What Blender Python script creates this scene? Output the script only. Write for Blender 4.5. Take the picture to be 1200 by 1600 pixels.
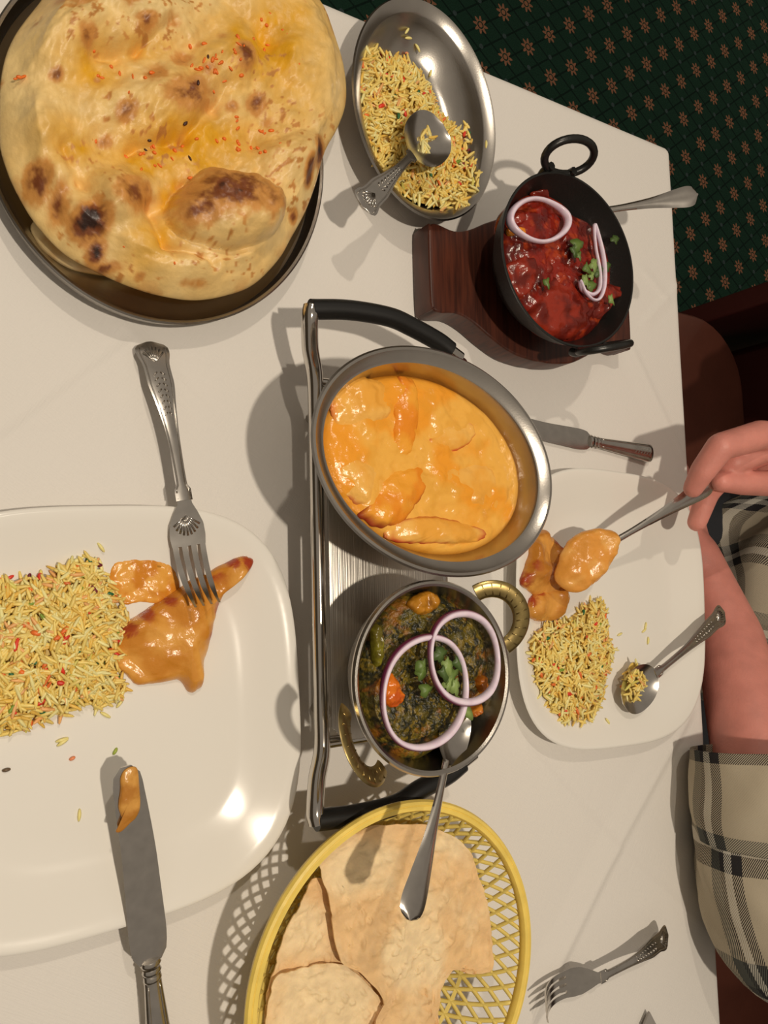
import bpy, bmesh, math, random
import numpy as np
from mathutils import Matrix, Vector

random.seed(7)
rng = np.random.default_rng(7)
for o in list(bpy.data.objects):
    bpy.data.objects.remove(o)
scene = bpy.context.scene
C = scene.collection
PI = math.pi

# ------------------------------------------------------------------ camera
TZ = 0.75            # table top
CH = TZ + 0.52       # camera height
F = 1200.0
R = np.array([[0.84502708, 0.02180621, 0.5342787],
              [-0.02595388, -0.99631789, 0.08171324],
              [0.53409328, -0.08291651, -0.84134964]])
cam_d = bpy.data.cameras.new('camera')
cam_d.sensor_width = 36.0
cam_d.lens = F / 1600 * 36.0
cam_d.clip_start = 0.01
cam = bpy.data.objects.new('camera', cam_d)
C.objects.link(cam)
m4 = Matrix.Identity(4)
for i in range(3):
    m4[i][0] = R[i, 0]
    m4[i][1] = -R[i, 1]
    m4[i][2] = -R[i, 2]
m4[2][3] = CH
cam.matrix_world = m4
scene.camera = cam

# ------------------------------------------------------------------ light
scene.view_settings.view_transform = 'Standard'
scene.view_settings.look = 'None'
scene.view_settings.gamma = 1.0
scene.view_settings.use_curve_mapping = False
scene.view_settings.exposure = 0.0

world = bpy.data.worlds.new('room_ambience')
scene.world = world
world.use_nodes = True
bg = world.node_tree.nodes['Background']
bg.inputs[0].default_value = (1.0, 0.86, 0.70, 1)
bg.inputs[1].default_value = 0.26


def ceiling_lamp(name, loc, target, power, col, size=0.05, spread=80):
    d = bpy.data.lights.new(name, 'SPOT')
    d.energy = power
    d.color = col
    d.shadow_soft_size = size / 2
    d.spot_size = math.radians(spread)
    d.spot_blend = 0.7
    o = bpy.data.objects.new(name, d)
    C.objects.link(o)
    o.location = loc
    o.rotation_euler = (Vector(target) - Vector(loc)).to_track_quat('-Z', 'Y').to_euler()
    return o


WARM = (1.0, 0.87, 0.70)
ceiling_lamp('ceiling_spot', (0.16, -0.12, 2.25), (0.30, -0.06, 0.75), 43, WARM, 0.045, 82)
ceiling_lamp('ceiling_spot', (0.0, 0.95, 2.25), (0.30, 0.05, 0.75), 21, WARM, 0.045, 82)
ceiling_lamp('ceiling_spot', (3.3, 2.5, 2.4), (3.0, 2.0, 0), 46, WARM, 0.05, 95)


# ------------------------------------------------------------------ helpers
def at(x, y, z=TZ):
    d = R @ np.array([(x - 600) / F, (y - 800) / F, 1.0])
    t = (z - CH) / d[2]
    return np.array([0, 0, CH]) + d * t


def V(x, y, z=TZ):
    return Vector(at(x, y, z))


def lin(r, g, b):
    f = lambda c: (c / 12.92 if c <= 0.04045 else ((c + 0.055) / 1.055) ** 2.4)
    return np.array([f(r / 255), f(g / 255), f(b / 255)])


def alb(r, g, b):
    """surface colour of something seen as sRGB r,g,b under the warm lamps"""
    return np.clip(lin(r, g, b) / np.array([0.80, 0.72, 0.60]), 0.0, 0.92)


def hash2(ix, iy, seed):
    h = (ix.astype(np.int64) * 374761393 + iy.astype(np.int64) * 668265263 + seed * 982451653) & 0x7fffffff
    h = ((h ^ (h >> 13)) * 1274126177) & 0x7fffffff
    h = h ^ (h >> 16)
    return (h & 0xffff) / 65535.0


def vnoise(x, y, seed=0):
    x = np.asarray(x, float)
    y = np.asarray(y, float)
    ix = np.floor(x)
    iy = np.floor(y)
    fx = x - ix
    fy = y - iy
    fx = fx * fx * (3 - 2 * fx)
    fy = fy * fy * (3 - 2 * fy)
    a = hash2(ix, iy, seed)
    b = hash2(ix + 1, iy, seed)
    c = hash2(ix, iy + 1, seed)
    d = hash2(ix + 1, iy + 1, seed)
    return (a * (1 - fx) + b * fx) * (1 - fy) + (c * (1 - fx) + d * fx) * fy


def fbm(x, y, seed=0, octv=4, gain=0.5):
    s = 0
    a = 1
    n = 0
    for k in range(octv):
        s = s + a * vnoise(x * 2 ** k, y * 2 ** k, seed + k * 17)
        n += a
        a *= gain
    return s / n


def smooth(e0, e1, x):
    t = np.clip((x - e0) / (e1 - e0), 0, 1)
    return t * t * (3 - 2 * t)


# materials
MATS = {}


def mat(name, col=(0.8, 0.8, 0.8), rough=0.5, metal=0.0, bump=0.0, bscale=200.0, spec=0.5, attr=False,
        coat=0.0, sss=0.0, var=0.0, vscale=30.0, aniso=0.0):
    if name in MATS:
        return MATS[name]
    m = bpy.data.materials.new(name)
    m.use_nodes = True
    nt = m.node_tree
    p = nt.nodes['Principled BSDF']
    p.inputs['Base Color'].default_value = (*col, 1)
    p.inputs['Roughness'].default_value = rough
    p.inputs['Metallic'].default_value = metal
    p.inputs['Specular IOR Level'].default_value = spec
    if coat:
        p.inputs['Coat Weight'].default_value = coat
        p.inputs['Coat Roughness'].default_value = 0.12
    if sss:
        p.inputs['Subsurface Weight'].default_value = sss
        p.inputs['Subsurface Radius'].default_value = (0.004, 0.002, 0.001)
        p.inputs['Subsurface Scale'].default_value = 1.0
    tc = nt.nodes.new('ShaderNodeTexCoord')
    src = None
    if attr:
        a = nt.nodes.new('ShaderNodeAttribute')
        a.attribute_name = 'Col'
        src = a.outputs['Color']
        nt.links.new(src, p.inputs['Base Color'])
    if var:
        n = nt.nodes.new('ShaderNodeTexNoise')
        n.inputs['Scale'].default_value = vscale
        n.inputs['Detail'].default_value = 5
        nt.links.new(tc.outputs['Object'], n.inputs['Vector'])
        mr = nt.nodes.new('ShaderNodeMapRange')
        mr.inputs[1].default_value = 0.3
        mr.inputs[2].default_value = 0.7
        mr.inputs[3].default_value = 1 - var
        mr.inputs[4].default_value = 1 + var
        nt.links.new(n.outputs['Fac'], mr.inputs[0])
        vm = nt.nodes.new('ShaderNodeVectorMath')
        vm.operation = 'SCALE'
        if src is None:
            vm.inputs[0].default_value = col
        else:
            nt.links.new(src, vm.inputs[0])
        nt.links.new(mr.outputs[0], vm.inputs['Scale'])
        nt.links.new(vm.outputs[0], p.inputs['Base Color'])
    if bump:
        n = nt.nodes.new('ShaderNodeTexNoise')
        n.inputs['Scale'].default_value = bscale
        n.inputs['Detail'].default_value = 4
        nt.links.new(tc.outputs['Object'], n.inputs['Vector'])
        b = nt.nodes.new('ShaderNodeBump')
        b.inputs['Strength'].default_value = 1.0
        b.inputs['Distance'].default_value = bump
        nt.links.new(n.outputs['Fac'], b.inputs['Height'])
        nt.links.new(b.outputs[0], p.inputs['Normal'])
    MATS[name] = m
    return m


STEEL = mat('stainless_steel', (0.50, 0.47, 0.43), 0.27, 1.0, 0.00004, 900, var=0.06, vscale=60)
CUTL = mat('cutlery_steel', (0.58, 0.55, 0.51), 0.20, 1.0, var=0.08, vscale=120)
CHROME = mat('chrome_tube', (0.60, 0.57, 0.53), 0.12, 1.0)
BRASS = mat('brass', (0.40, 0.30, 0.12), 0.3, 1.0, var=0.2, vscale=200)
BLACKIRON = mat('black_iron', (0.012, 0.012, 0.011), 0.33, 0.0, 0.0001, 500)
BLACKGRIP = mat('black_grip', (0.010, 0.010, 0.010), 0.38, 0.0, 0.00005, 600)
CERAMIC = mat('white_ceramic', (0.87, 0.845, 0.79), 0.12, 0.0, spec=0.5)
RICEM = mat('rice_grains', attr=True, rough=0.42, sss=0.1)
FOODM = mat('food', attr=True, rough=0.38, bump=0.0004, bscale=350, sss=0.05)
SAUCEM = mat('glossy_sauce', attr=True, rough=0.22, bump=0.0005, bscale=260, spec=0.5)
SAAGM = mat('leafy_sauce', attr=True, rough=0.30, bump=0.0016, bscale=330)
BREADM = mat('bread', attr=True, rough=0.40, bump=0.0004, bscale=300, var=0.10, vscale=90)
ONIONM = mat('onion', attr=True, rough=0.3, sss=0.1)
HERBM = mat('coriander', attr=True, rough=0.45)


def new_obj(name, me, parent=None, m=None):
    o = bpy.data.objects.new(name, me)
    C.objects.link(o)
    if parent is not None:
        o.parent = parent
    if m is not None and me is not None and len(me.materials) == 0:
        me.materials.append(m)
    return o


def tag(o, label, cat, group=None, kind=None):
    o['label'] = label
    if cat:
        o['category'] = cat
    if group:
        o['group'] = group
    if kind:
        o['kind'] = kind
    return o


def thing(name, label, cat, loc=(0, 0, 0), group=None):
    o = bpy.data.objects.new(name, None)
    C.objects.link(o)
    o.empty_display_size = 0.02
    o.location = loc
    return tag(o, label, cat, group)


def mesh(name, verts, faces, m=None, parent=None, smooth_=True, cols=None, sharp=None):
    me = bpy.data.meshes.new(name)
    verts = [tuple(map(float, v)) for v in verts]
    me.from_pydata(verts, [], [tuple(int(i) for i in f) for f in faces])
    me.update()
    if smooth_:
        me.polygons.foreach_set('use_smooth', np.ones(len(me.polygons), bool))
    if sharp:
        me.set_sharp_from_angle(angle=math.radians(sharp))
    if cols is not None:
        a = me.color_attributes.new('Col', 'FLOAT_COLOR', 'POINT')
        c = np.ones((len(verts), 4), np.float32)
        c[:, :3] = np.clip(cols, 0, 1)
        a.data.foreach_set('color', c.ravel())
    return new_obj(name, me, parent, m)


def recenter(o, loc):
    """move a mesh object's origin to loc (mesh data is in world coordinates)"""
    o.data.transform(Matrix.Translation(-Vector(loc)))
    o.location = loc
    return o


def child_local(o, parent):
    """parent a mesh written in world coordinates to an unrotated Empty"""
    o.data.transform(Matrix.Translation(-Vector(parent.location)))
    o.parent = parent
    return o


def catmull(pts, n=8, closed=False):
    P = [np.array(p, float) for p in pts]
    N = len(P)
    out = []
    segs = N if closed else N - 1
    for i in range(segs):
        if closed:
            p0, p1, p2, p3 = P[(i - 1) % N], P[i], P[(i + 1) % N], P[(i + 2) % N]
        else:
            p0 = P[i - 1] if i > 0 else 2 * P[0] - P[1]
            p1, p2 = P[i], P[i + 1]
            p3 = P[i + 2] if i + 2 < N else 2 * P[-1] - P[-2]
        for k in range(n):
            t = k / n
            out.append(0.5 * ((2 * p1) + (-p0 + p2) * t + (2 * p0 - 5 * p1 + 4 * p2 - p3) * t * t
                              + (-p0 + 3 * p1 - 3 * p2 + p3) * t ** 3))
    if not closed:
        out.append(P[-1])
    return np.array(out)


def tube_geo(pts, rad, n=10, closed=False, ref=None, flat=1.0, twist=0.0):
    """verts, faces of a tube; ref = fixed reference normal, flat = thickness along ref / width"""
    P = np.array(pts, float)
    N = len(P)
    rad = np.ones(N) * rad if np.isscalar(rad) else np.array(rad, float)
    T = np.zeros_like(P)
    for i in range(N):
        a = P[(i - 1) % N] if (closed or i > 0) else P[i]
        b = P[(i + 1) % N] if (closed or i < N - 1) else P[i]
        T[i] = b - a
        T[i] /= max(np.linalg.norm(T[i]), 1e-9)
    vs = []
    if ref is None:
        u = np.cross(T[0], [0, 0, 1.0])
        if np.linalg.norm(u) < 0.1:
            u = np.cross(T[0], [1.0, 0, 0])
    prev = None
    for i in range(N):
        if ref is not None:
            nn = np.array(ref, float)
            nn = nn - T[i] * (nn @ T[i])
            nn /= np.linalg.norm(nn)
        else:
            nn = u if prev is None else prev
            nn = nn - T[i] * (nn @ T[i])
            nn /= np.linalg.norm(nn)
        prev = nn
        w = np.cross(T[i], nn)
        for k in range(n):
            a = 2 * PI * k / n + twist
            vs.append(P[i] + rad[i] * (flat * math.sin(a) * nn + math.cos(a) * w))
    fs = []
    M = N if closed else N - 1
    for i in range(M):
        j = (i + 1) % N
        for k in range(n):
            l = (k + 1) % n
            fs.append((i * n + k, i * n + l, j * n + l, j * n + k))
    if not closed:
        fs.append(tuple(range(n - 1, -1, -1)))
        fs.append(tuple((N - 1) * n + k for k in range(n)))
    return np.array(vs), fs


def tube(name, pts, rad, m, parent=None, n=10, closed=False, ref=None, flat=1.0, sub=6, cols=None):
    if sub:
        P = catmull(pts, sub, closed)
        if not np.isscalar(rad):
            r = catmull([[x, 0, 0] for x in rad], sub, closed)[:, 0]
        else:
            r = rad
    else:
        P, r = pts, rad
    vs, fs = tube_geo(P, r, n, closed, ref, flat)
    return mesh(name, vs, fs, m, parent, sharp=50, cols=cols)


def join_geo(parts):
    vs = []
    fs = []
    o = 0
    for v, f in parts:
        vs.extend(list(v))
        fs.extend([tuple(i + o for i in q) for q in f])
        o += len(v)
    return vs, fs


def lathe(name, prof, outline, m, parent=None, seg=96, sharp=35, cols=None):
    """prof = [(inset, z)] from outside-bottom centre to inside centre; outline(inset, theta)->xy; None inset = centre"""
    vs = []
    fs = []
    rows = []
    for d, z in prof:
        if d is None:
            rows.append([len(vs)])
            p = outline(None, 0)
            vs.append((p[0], p[1], z))
        else:
            r = []
            for k in range(seg):
                p = outline(d, 2 * PI * k / seg)
                r.append(len(vs))
                vs.append((p[0], p[1], z))
            rows.append(r)
    for a, b in zip(rows[:-1], rows[1:]):
        for k in range(seg):
            l = (k + 1) % seg
            if len(a) == 1:
                fs.append((a[0], b[l], b[k]))
            elif len(b) == 1:
                fs.append((a[k], a[l], b[0]))
            else:
                fs.append((a[k], a[l], b[l], b[k]))
    return mesh(name, vs, fs, m, parent, sharp=sharp, cols=cols)


def oval(cx, cy, a, b, phi):
    c, s = math.cos(phi), math.sin(phi)

    def f(d, t):
        if d is None:
            return cx, cy
        x, y = (a - d) * math.cos(t), (b - d) * math.sin(t)
        return cx + c * x - s * y, cy + s * x + c * y
    return f


def squircle(cx, cy, h, n, phi):
    c, s = math.cos(phi), math.sin(phi)

    def f(d, t):
        if d is None:
            return cx, cy
        ct, st = math.cos(t), math.sin(t)
        k = (h - d) / (abs(ct) ** n + abs(st) ** n) ** (1 / n)
        x, y = k * ct, k * st
        return cx + c * x - s * y, cy + s * x + c * y
    return f


def poly(pxs, z):
    return [at(x, y, z)[:2] for x, y in pxs]


def resample(pts, n):
    P = catmull([(p[0], p[1], 0) for p in pts], 12, True)[:, :2]
    d = np.linalg.norm(np.roll(P, -1, 0) - P, axis=1)
    s = np.r_[0, np.cumsum(d)]
    Q = np.vstack([P, P[:1]])
    t = np.linspace(0, s[-1], n, endpoint=False)
    return np.c_[np.interp(t, s, Q[:, 0]), np.interp(t, s, Q[:, 1])]


def area_sign(P):
    x, y = P[:, 0], P[:, 1]
    return np.sum(x * np.roll(y, -1) - y * np.roll(x, -1))


def lump(name, outline, z0, h, colfn, m, parent=None, n=96, nr=26, k=4.0, nz=0.0, ns=60, seed=1, extra=None,
         jag=0.0, bottom=True, dip=0.0, octv=3):
    """rounded mound of food over a closed outline; z0 may be a function of (x, y)"""
    O = resample(outline, n)
    if area_sign(O) < 0:
        O = O[::-1]
    c = O.mean(0)
    if jag:
        ang = np.linspace(0, 2 * PI, n, endpoint=False)
        jj = 1 + jag * (fbm(np.cos(ang) * 5 + 9, np.sin(ang) * 5 + 9, seed + 5) - 0.5) * 2
        O = c + (O - c) * jj[:, None]
    ts = 1 - (1 - np.linspace(0, 1, nr)) ** 1.6
    vs = []
    tt = []
    for t in ts[1:]:
        vs.append(c + (O - c) * t)
        tt.append(np.full(n, t))
    XY = np.vstack([c[None]] + vs)
    T = np.r_[0, np.concatenate(tt)]
    zb = z0(XY[:, 0], XY[:, 1]) if callable(z0) else np.full(len(XY), float(z0))
    prof = (1 - T ** k) ** 0.5
    Z = zb + h * prof * (1 - dip * (1 - T ** 2))
    if nz:
        Z = Z + nz * (fbm(XY[:, 0] * ns, XY[:, 1] * ns, seed, octv, 0.42) - 0.5) * 2 * np.minimum(1, (1 - T) * 6)
    if extra is not None:
        Z = Z + extra(XY[:, 0], XY[:, 1], T)
    fs = []
    for j in range(n):
        fs.append((0, 1 + j, 1 + (j + 1) % n))
    for i in range(nr - 2):
        a = 1 + i * n
        b = a + n
        for j in range(n):
            l = (j + 1) % n
            fs.append((a + j, b + j, b + l, a + l))
    cols = colfn(XY[:, 0], XY[:, 1], T, Z) if colfn else None
    vv = np.c_[XY, Z]
    if bottom:
        a = 1 + (nr - 2) * n
        fs.append(tuple(a + j for j in range(n - 1, -1, -1)))
    o = mesh(name, vv, fs, m, parent, cols=cols)
    return o


def flat_col(c):
    return lambda x, y, t, z: np.tile(np.array(c), (len(x), 1))


def two_tone(a, b, scale=120, seed=3, edge=None, ew=0.8, lo=0.35, hi=0.65):
    a, b = np.array(a), np.array(b)

    def f(x, y, t, z):
        w = smooth(lo, hi, fbm(x * scale, y * scale, seed, 4))[:, None]
        c = a * (1 - w) + b * w
        if edge is not None:
            q = (smooth(ew, 1.0, t) * smooth(0.42, 0.6, fbm(x * 45, y * 45, seed + 9)))[:, None]
            c = c * (1 - q) + np.array(edge) * q
        return c
    return f


# ------------------------------------------------------------------ floor (carpet)
def carpet_material():
    m = bpy.data.materials.new('patterned_carpet')
    m.use_nodes = True
    nt = m.node_tree
    p = nt.nodes['Principled BSDF']
    p.inputs['Roughness'].default_value = 0.95
    p.inputs['Specular IOR Level'].default_value = 0.1
    tc = nt.nodes.new('ShaderNodeTexCoord')
    sep = nt.nodes.new('ShaderNodeSeparateXYZ')
    nt.links.new(tc.outputs['Object'], sep.inputs[0])

    def mt(op, a, b=None, c=None):
        n = nt.nodes.new('ShaderNodeMath')
        n.operation = op
        for i, v in enumerate((a, b, c)):
            if v is None:
                continue
            if isinstance(v, (int, float)):
                n.inputs[i].default_value = v
            else:
                nt.links.new(v, n.inputs[i])
        return n.outputs[0]
    LX, LY = 0.1462, 0.1106

    def cell(ox, oy):
        u = mt('DIVIDE', mt('SUBTRACT', sep.outputs[0], ox), LX)
        v = mt('DIVIDE', mt('SUBTRACT', sep.outputs[1], oy), LY)
        fu = mt('MULTIPLY', mt('SUBTRACT', u, mt('ROUND', u)), LX)
        fv = mt('MULTIPLY', mt('SUBTRACT', v, mt('ROUND', v)), LY)
        r = mt('SQRT', mt('ADD', mt('MULTIPLY', fu, fu), mt('MULTIPLY', fv, fv)))
        th = mt('ARCTAN2', fv, fu)
        lim = mt('ADD', 0.0165, mt('MULTIPLY', mt('COSINE', mt('MULTIPLY', th, 8.0)), 0.0055))
        ros = mt('LESS_THAN', r, lim)
        hole = mt('GREATER_THAN', mt('ABSOLUTE', mt('SUBTRACT', r, 0.0075)), 0.0016)
        return mt('MULTIPLY', ros, hole), r
    X0, Y0 = 2.1261, 1.6924
    a1, r1 = cell(X0, Y0)
    a2, r2 = cell(X0 - 0.0739, Y0 - 0.0516)
    ros = mt('MAXIMUM', a1, a2)
    _, r3 = cell(X0 - 0.0739, Y0)
    _, r4 = cell(X0, Y0 - 0.0516)
    dots = mt('MAXIMUM', mt('LESS_THAN', r3, 0.006), mt('LESS_THAN', r4, 0.006))
    # thin darker trellis lines between the rosettes
    la = mt('ADD', mt('DIVIDE', sep.outputs[0], 0.0731), mt('DIVIDE', sep.outputs[1], 0.0553))
    lb = mt('SUBTRACT', mt('DIVIDE', sep.outputs[0], 0.0731), mt('DIVIDE', sep.outputs[1], 0.0553))

    def tr(x):
        fr = mt('FRACT', x)
        return mt('LESS_THAN', mt('ABSOLUTE', mt('SUBTRACT', fr, 0.5)), 0.05)
    trel = mt('MAXIMUM', tr(la), tr(lb))
    nz = nt.nodes.new('ShaderNodeTexNoise')
    nz.inputs['Scale'].default_value = 350
    nt.links.new(tc.outputs['Object'], nz.inputs['Vector'])

    def mix(f, a, b):
        n = nt.nodes.new('ShaderNodeMix')
        n.data_type = 'RGBA'
        nt.links.new(f, n.inputs[0])
        for i, v in ((6, a), (7, b)):
            if isinstance(v, tuple):
                n.inputs[i].default_value = (*v, 1)
            else:
                nt.links.new(v, n.inputs[i])
        return n.outputs[2]
    base = mix(trel, (0.016, 0.050, 0.032), (0.008, 0.022, 0.016))
    base = mix(dots, base, (0.055, 0.085, 0.085))
    base = mix(ros, base, (0.36, 0.165, 0.095))
    sc = nt.nodes.new('ShaderNodeVectorMath')
    sc.operation = 'SCALE'
    nt.links.new(base, sc.inputs[0])
    nt.links.new(mt('ADD', 0.55, mt('MULTIPLY', nz.outputs['Fac'], 0.9)), sc.inputs['Scale'])
    nt.links.new(sc.outputs[0], p.inputs['Base Color'])
    b = nt.nodes.new('ShaderNodeBump')
    b.inputs['Distance'].default_value = 0.003
    nt.links.new(nz.outputs['Fac'], b.inputs['Height'])
    nt.links.new(b.outputs[0], p.inputs['Normal'])
    return m


fl = mesh('floor', [(-2.5, -3, 0), (5, -3, 0), (5, 4, 0), (-2.5, 4, 0), (-2.5, -3, -0.05), (5, -3, -0.05), (5, 4, -0.05), (-2.5, 4, -0.05)],
          [(0, 1, 2, 3), (7, 6, 5, 4), (0, 4, 5, 1), (1, 5, 6, 2), (2, 6, 7, 3), (3, 7, 4, 0)], carpet_material(), smooth_=False)
tag(fl, 'dark green carpet with rows of small pink-brown rosettes', None, kind='structure')


# ------------------------------------------------------------------ table + cloth
TX0, TX1, TY0, TY1 = -0.03, 0.7265, -0.74, 0.4715


def box_geo(x0, x1, y0, y1, z0, z1):
    v = [(x0, y0, z0), (x1, y0, z0), (x1, y1, z0), (x0, y1, z0), (x0, y0, z1), (x1, y0, z1), (x1, y1, z1), (x0, y1, z1)]
    f = [(3, 2, 1, 0), (4, 5, 6, 7), (0, 1, 5, 4), (1, 2, 6, 5), (2, 3, 7, 6), (3, 0, 4, 7)]
    return v, f


def box(name, x0, x1, y0, y1, z0, z1, m, parent=None, bev=0.0):
    v, f = box_geo(x0, x1, y0, y1, z0, z1)
    o = mesh(name, v, f, m, parent, smooth_=False)
    if bev:
        bm = bmesh.new()
        bm.from_mesh(o.data)
        bmesh.ops.bevel(bm, geom=list(bm.edges), offset=bev, segments=3, profile=0.5, affect='EDGES')
        bm.to_mesh(o.data)
        bm.free()
        o.data.polygons.foreach_set('use_smooth', np.ones(len(o.data.polygons), bool))
        o.data.set_sharp_from_angle(angle=math.radians(40))
    return o


WOODD = mat('dark_table_wood', (0.06, 0.022, 0.012), 0.45, var=0.3, vscale=12)
tb = thing('dining_table', 'rectangular dining table hidden under the white cloth', 'table', ((TX0 + TX1) / 2, (TY0 + TY1) / 2, 0))
o = box('tabletop', TX0 + 0.012, TX1 - 0.012, TY0 + 0.012, TY1 - 0.012, 0.715, 0.7445, WOODD)
child_local(o, tb)
for sx in (TX0 + 0.06, TX1 - 0.11):
    for sy in (TY0 + 0.06, TY1 - 0.11):
        o = box('leg', sx, sx + 0.05, sy, sy + 0.05, 0.0, 0.715, WOODD)
        child_local(o, tb)

CREASES = [((-60, 737), (213, 531), 0.0022, 0.022), ((213, 531), (330, 650), 0.0012, 0.02), ((213, 531), (150, 470), 0.0016, 0.02),
           ((1080, 1110), (963, 1325), 0.0030, 0.035), ((963, 1325), (822, 1610), 0.0034, 0.035),
           ((815, 1160), (963, 1325), 0.0018, 0.03), ((963, 1325), (1100, 1450), 0.0013, 0.03),
           ((1005, 502), (1040, 466), 0.0020, 0.015), ((1040, 466), (1062, 440), 0.0014, 0.015), ((1040, 466), (1000, 420), 0.0013, 0.015), ((985, 540), (1070, 720), 0.0016, 0.03), ((930, 570), (880, 640), 0.0012, 0.025)]


def cloth_height(x, y):
    z = 0.0012 * (fbm(x * 7, y * 7, 4, 3) - 0.5)
    for (a, b, A, w) in CREASES:
        p, q = at(*a)[:2], at(*b)[:2]
        d = q - p
        L = np.linalg.norm(d)
        d /= L
        s = (x - p[0]) * d[0] + (y - p[1]) * d[1]
        dist = np.abs((x - p[0]) * d[1] - (y - p[1]) * d[0])
        e = np.clip(np.minimum(s, L - s) / 0.02 + 0.5, 0, 1)
        side = ((x - p[0]) * d[1] - (y - p[1]) * d[0]) > 0
        z = z + A * 0.8 * e * np.clip(1 - dist / np.where(side, w * 0.8, w * 0.25), 0, 1) + 0.0004 * e * np.exp(-(dist / 0.0018) ** 2)
    return z


def make_cloth():
    drop, rr = 0.22, 0.010
    ex = np.concatenate([-np.linspace(drop, 0.0, 26)[:-1], np.zeros(0)])
    nx, ny = 260, 400
    xs = np.r_[TX0 - np.linspace(drop, 0.002, 30) ** 1.0, np.linspace(TX0, TX1, nx), TX1 + np.linspace(0.002, drop, 30)]
    ys = np.r_[TY0 - np.linspace(drop, 0.002, 30), np.linspace(TY0, TY1, ny), TY1 + np.linspace(0.002, drop, 30)]
    X, Y = np.meshgrid(xs, ys, indexing='ij')
    cx = np.clip(X, TX0 + rr, TX1 - rr)
    cy = np.clip(Y, TY0 + rr, TY1 - rr)
    dx, dy = X - cx, Y - cy
    d = np.hypot(dx, dy)
    ux, uy = np.where(d > 1e-9, dx / np.maximum(d, 1e-9), 0), np.where(d > 1e-9, dy / np.maximum(d, 1e-9), 0)
    arc = np.minimum(d / rr, PI / 2)
    down = np.maximum(d - rr * PI / 2, 0)
    flare = 0.12 * down * (1 + 0.8 * np.sin((X + Y) * 26))
    px = cx + ux * (rr * np.sin(arc) + flare)
    py = cy + uy * (rr * np.sin(arc) + flare)
    inside = (d < 1e-9)
    hh = cloth_height(X, Y)
    pz = TZ - rr * (1 - np.cos(arc)) - down + hh * np.where(d > rr, 0, 1)
    A, B = X.shape
    vs = np.c_[px.ravel(), py.ravel(), pz.ravel()]
    idx = np.arange(A * B).reshape(A, B)
    q = np.stack([idx[:-1, :-1], idx[1:, :-1], idx[1:, 1:], idx[:-1, 1:]], -1).reshape(-1, 4)
    return vs, q


def cloth_material():
    m = bpy.data.materials.new('white_linen')
    m.use_nodes = True
    nt = m.node_tree
    p = nt.nodes['Principled BSDF']
    p.inputs['Base Color'].default_value = (0.80, 0.77, 0.73, 1)
    p.inputs['Roughness'].default_value = 0.8
    p.inputs['Specular IOR Level'].default_value = 0.2
    tc = nt.nodes.new('ShaderNodeTexCoord')
    mp = nt.nodes.new('ShaderNodeMapping')
    mp.inputs['Rotation'].default_value = (0, 0, 0.6)
    nt.links.new(tc.outputs['Object'], mp.inputs[0])
    hs = []
    for sc in ((900, 60, 60), (60, 900, 60)):
        mp2 = nt.nodes.new('ShaderNodeMapping')
        mp2.inputs['Scale'].default_value = sc
        nt.links.new(mp.outputs[0], mp2.inputs[0])
        n = nt.nodes.new('ShaderNodeTexNoise')
        n.inputs['Scale'].default_value = 1
        nt.links.new(mp2.outputs[0], n.inputs['Vector'])
        hs.append(n.outputs['Fac'])
    ad = nt.nodes.new('ShaderNodeMath')
    nt.links.new(hs[0], ad.inputs[0])
    nt.links.new(hs[1], ad.inputs[1])
    b = nt.nodes.new('ShaderNodeBump')
    b.inputs['Distance'].default_value = 0.0003
    b.inputs['Strength'].default_value = 0.7
    nt.links.new(ad.outputs[0], b.inputs['Height'])
    nt.links.new(b.outputs[0], p.inputs['Normal'])
    return m


cv, cf = make_cloth()
cl = mesh('tablecloth', cv, cf, cloth_material())
tag(cl, 'white linen tablecloth with fold creases, hanging over the table edges', 'tablecloth')


# ------------------------------------------------------------------ cutlery
def strip_geo(S, m=9):
    """S rows: s, halfwidth, z, thickness, dish. Returns verts, faces in local space (x = s)"""
    S = np.array(S, float)
    n = len(S)
    t = np.linspace(-1, 1, m)
    vs = []
    for s, w, z, th, d in S:
        for a in t:
            vs.append((s, w * a, z + d * a * a))
    for s, w, z, th, d in S:
        for a in t:
            vs.append((s, w * a * 0.98, z + d * a * a - th * max(1 - abs(a) ** 5, 0.12)))
    o = n * m
    fs = []
    for i in range(n - 1):
        for j in range(m - 1):
            a, b = i * m + j, (i + 1) * m + j
            fs.append((a, b, b + 1, a + 1))
            fs.append((o + a, o + a + 1, o + b + 1, o + b))
        a, b = i * m, (i + 1) * m
        fs.append((a, o + a, o + b, b))
        a, b = i * m + m - 1, (i + 1) * m + m - 1
        fs.append((a, b, o + b, o + a))
    for i in (0, n - 1):
        for j in range(m - 1):
            a = i * m + j
            q = (a, a + 1, o + a + 1, o + a)
            fs.append(q if i == 0 else q[::-1])
    return np.array(vs), fs


def dense(S, n=50):
    """interpolate stations with a smooth spline in s"""
    S = np.array(S, float)
    P = catmull(S, 10)
    s = np.linspace(S[0, 0], S[-1, 0], n)
    order = np.argsort(P[:, 0])
    P = P[order]
    out = np.c_[s, *[np.interp(s, P[:, 0], P[:, k]) for k in range(1, S.shape[1])]]
    out[:, 1] = np.maximum(out[:, 1], 0.0002)
    return out


def place(o, A, B, roll=0.0, up=(0, 0, 1)):
    A, B = Vector(A), Vector(B)
    x = (B - A).normalized()
    u = Vector(up)
    z = (u - x * u.dot(x)).normalized()
    y = z.cross(x)
    M = Matrix.Identity(4)
    if roll:
        q = Matrix.Rotation(roll, 3, x)
        y = q @ y
        z = q @ z
    for i in range(3):
        M[i][0], M[i][1], M[i][2], M[i][3] = x[i], y[i], z[i], A[i]
    o.matrix_world = M
    return (B - A).length


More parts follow.
